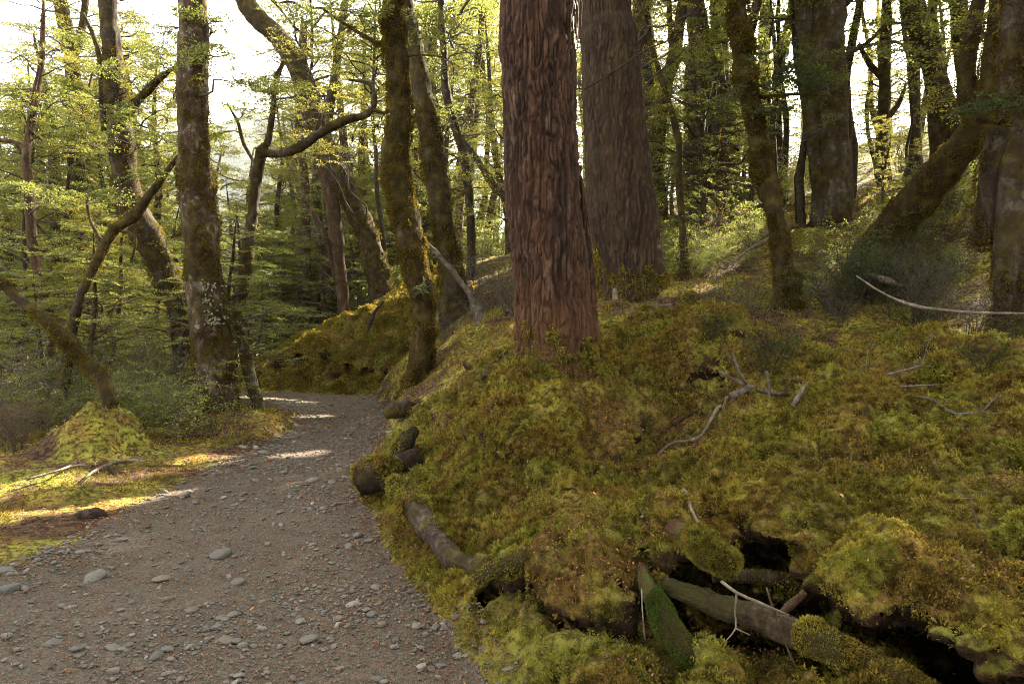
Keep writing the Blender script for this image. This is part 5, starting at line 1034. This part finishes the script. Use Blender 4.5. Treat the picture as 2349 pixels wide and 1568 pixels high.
# ------------------------------------------------------------------ shrubs
SHR = {}
def shrub_mesh(kind_, i):
    rng = np.random.default_rng(400 + i + len(kind_) * 31); st = MB(); fo = MB()
    leaf, wood, ls, nst, bare, spread, nl, S = {'grey': (LEAFG, TWIG, .018, 15, .6, .55, 16, .22), 'dark': (LEAFD, TWIGD, .026, 13, .2, .75, 20, .26), 'green': (LEAF, TWIG, .024, 13, .1, .6, 34, .3), 'red': (LEAFR, TWIG, .022, 12, .45, .6, 18, .2)}[kind_]
    A, B_, Cs, Ds = [], [], [], []
    for k in range(nst):
        az = rng.uniform(0, 6.28); ln = rng.uniform(.6, 1.0); tip = np.array([math.cos(az) * spread * rng.uniform(.3, 1), math.sin(az) * spread * rng.uniform(.3, 1), ln])
        q = limb_curve(np.array([rng.normal(0, .06), rng.normal(0, .06), -.05]), tip, rng, .12, .05); V, Q, T = tube(q, np.linspace(.007, .002, 6), 5, .12); st.add(V, Q, T)
        for _ in range(11):
            t = rng.uniform(.2, 1) * 5; a = np.array([np.interp(t, range(6), q[:, j]) for j in range(3)]); d = unit(unit(tip) * .5 + rng.normal(0, .8, 3) * np.array([1, 1, .5])); l = rng.uniform(.1, .32)
            A.append(a); B_.append(a + d * l)
            for _ in range(2): s0 = a + d * l * rng.uniform(.3, .9); A.append(s0); B_.append(s0 + unit(d + rng.normal(0, .7, 3)) * l * .5)
            if rng.random() > bare: Cs.append(a + d * l * .4); Ds.append(d * np.array([1, 1, .5]))
    V, Q = twigs(np.array(A), np.array(B_), .0022, .0009); st.add(V, Q)
    C, D = np.array(Cs), np.array(Ds); V, Q = spray(C, D, S * rng.uniform(.7, 1.4, len(C)), nl, ls, rng, tilt=.6)
    fo.add(V, Q); a = fo.build('foliage', leaf); b_ = st.build('sprays', wood); ma, mb_ = a.data, b_.data; bpy.data.objects.remove(a); bpy.data.objects.remove(b_); return ma, mb_
for k in ('grey', 'dark', 'green', 'red'): SHR[k] = [shrub_mesh(k, i) for i in range(3)]
def shrub(kind_, x, y, h, label, group):
    if float(path_sd(x, y)) > -.25 or not gap_free(np.array([x, y, Hs(x, y) + h * .5]), .5 * h)[0]: return
    r = thing('shrub', label, 'shrub', (x, y, Hs(x, y)), group, rz=R.uniform(0, 6.28)); i = R.integers(3)
    for nm, me in zip(('foliage', 'sprays'), SHR[kind_][i]): o = link(nm, me, r); o.scale = (h * R.uniform(.9, 1.3), h * R.uniform(.9, 1.3), h)
def shrubs(n, kind_, px0, px1, d0, d1, h0, h1, label, group):
    for _ in range(n):
        d = R.uniform(d0, d1); px = R.uniform(px0, px1); shrub(kind_, (px - 512) / FPX * d, d, R.uniform(h0, h1), label, group)
shrubs(18, 'green', -30, 185, 8.6, 13, .5, 1.2, 'low leafy shrub in the undergrowth left of the path', 'low leafy shrubs left of the path')
shrubs(13, 'grey', -30, 185, 8.8, 14, .7, 1.7, 'twiggy grey shrub in the dark undergrowth left of the path', 'twiggy shrubs left of the path')
shrubs(10, 'green', -30, 200, 12, 20, 1.0, 2.2, 'leafy green shrub in the shade behind the leaning stick', 'green shrubs at left')
shrubs(10, 'red', 120, 200, 9, 12, .35, .6, 'low brown shrub between the moss mound and the pale trunk', 'low brown shrubs behind the moss mound')
shrubs(4, 'red', -20, 40, 7, 9, .4, .8, 'rusty brown shrub at the far left', 'rusty shrubs at the far left')
shrubs(26, 'green', 300, 500, 21, 28, 1.0, 2.2, 'soft green shrub above the moss bank across the path', 'green shrubs above the moss bank')
shrubs(16, 'grey', 425, 520, 9, 14, .7, 1.6, 'grey-green shrub between the sinuous and the red-brown trunk', 'grey-green shrubs in the centre')
shrubs(22, 'red', 640, 800, 11, 18, .6, 1.3, 'brown bracken clump behind the broad dark trunk', 'brown bracken clumps')
shrubs(16, 'green', 640, 1030, 13, 24, 1.0, 2.2, 'leafy shrub in the sunny hillside undergrowth', 'leafy shrubs on the hillside')
shrubs(62, 'green', 640, 1060, 8.8, 17, .4, 1.0, 'low leafy shrub on the slope behind the great trunks', 'low shrubs on the slope')
shrubs(11, 'dark', 830, 1060, 6.3, 9.5, .45, .95, 'dark small-leaved shrub under the steep leaning trunk', 'dark shrubs at right')
shrubs(10, 'grey', 700, 1040, 7.0, 10, .5, .9, 'sparse grey twiggy shrub on the right slope', 'sparse shrubs on the right slope')
shrubs(7, 'dark', 690, 1030, 5.2, 6.6, .22, .45, 'tiny green shrub seedling in the moss', 'seedlings in the moss')

# ------------------------------------------------------------------ air
hz = MB(); x0, x1, y0_, y1_, z0, z1 = -1100, 1100, -260, 1100, -60, 330
hz.add([(x0, y0_, z0), (x1, y0_, z0), (x1, y1_, z0), (x0, y1_, z0), (x0, y0_, z1), (x1, y0_, z1), (x1, y1_, z1), (x0, y1_, z1)], np.array([[3, 2, 1, 0], [4, 5, 6, 7], [0, 1, 5, 4], [1, 2, 6, 5], [2, 3, 7, 6], [3, 0, 4, 7]]))
m = NM('haze'); v = m.n('ShaderNodeVolumePrincipled'); v.inputs['Color'].default_value = (.86, .93, 1, 1); v.inputs['Density'].default_value = .0002; v.inputs['Anisotropy'].default_value = .35
m.l(v.outputs[0], m.out.inputs['Volume']); kind(hz.build('haze', m.m, smooth=False), 'stuff')
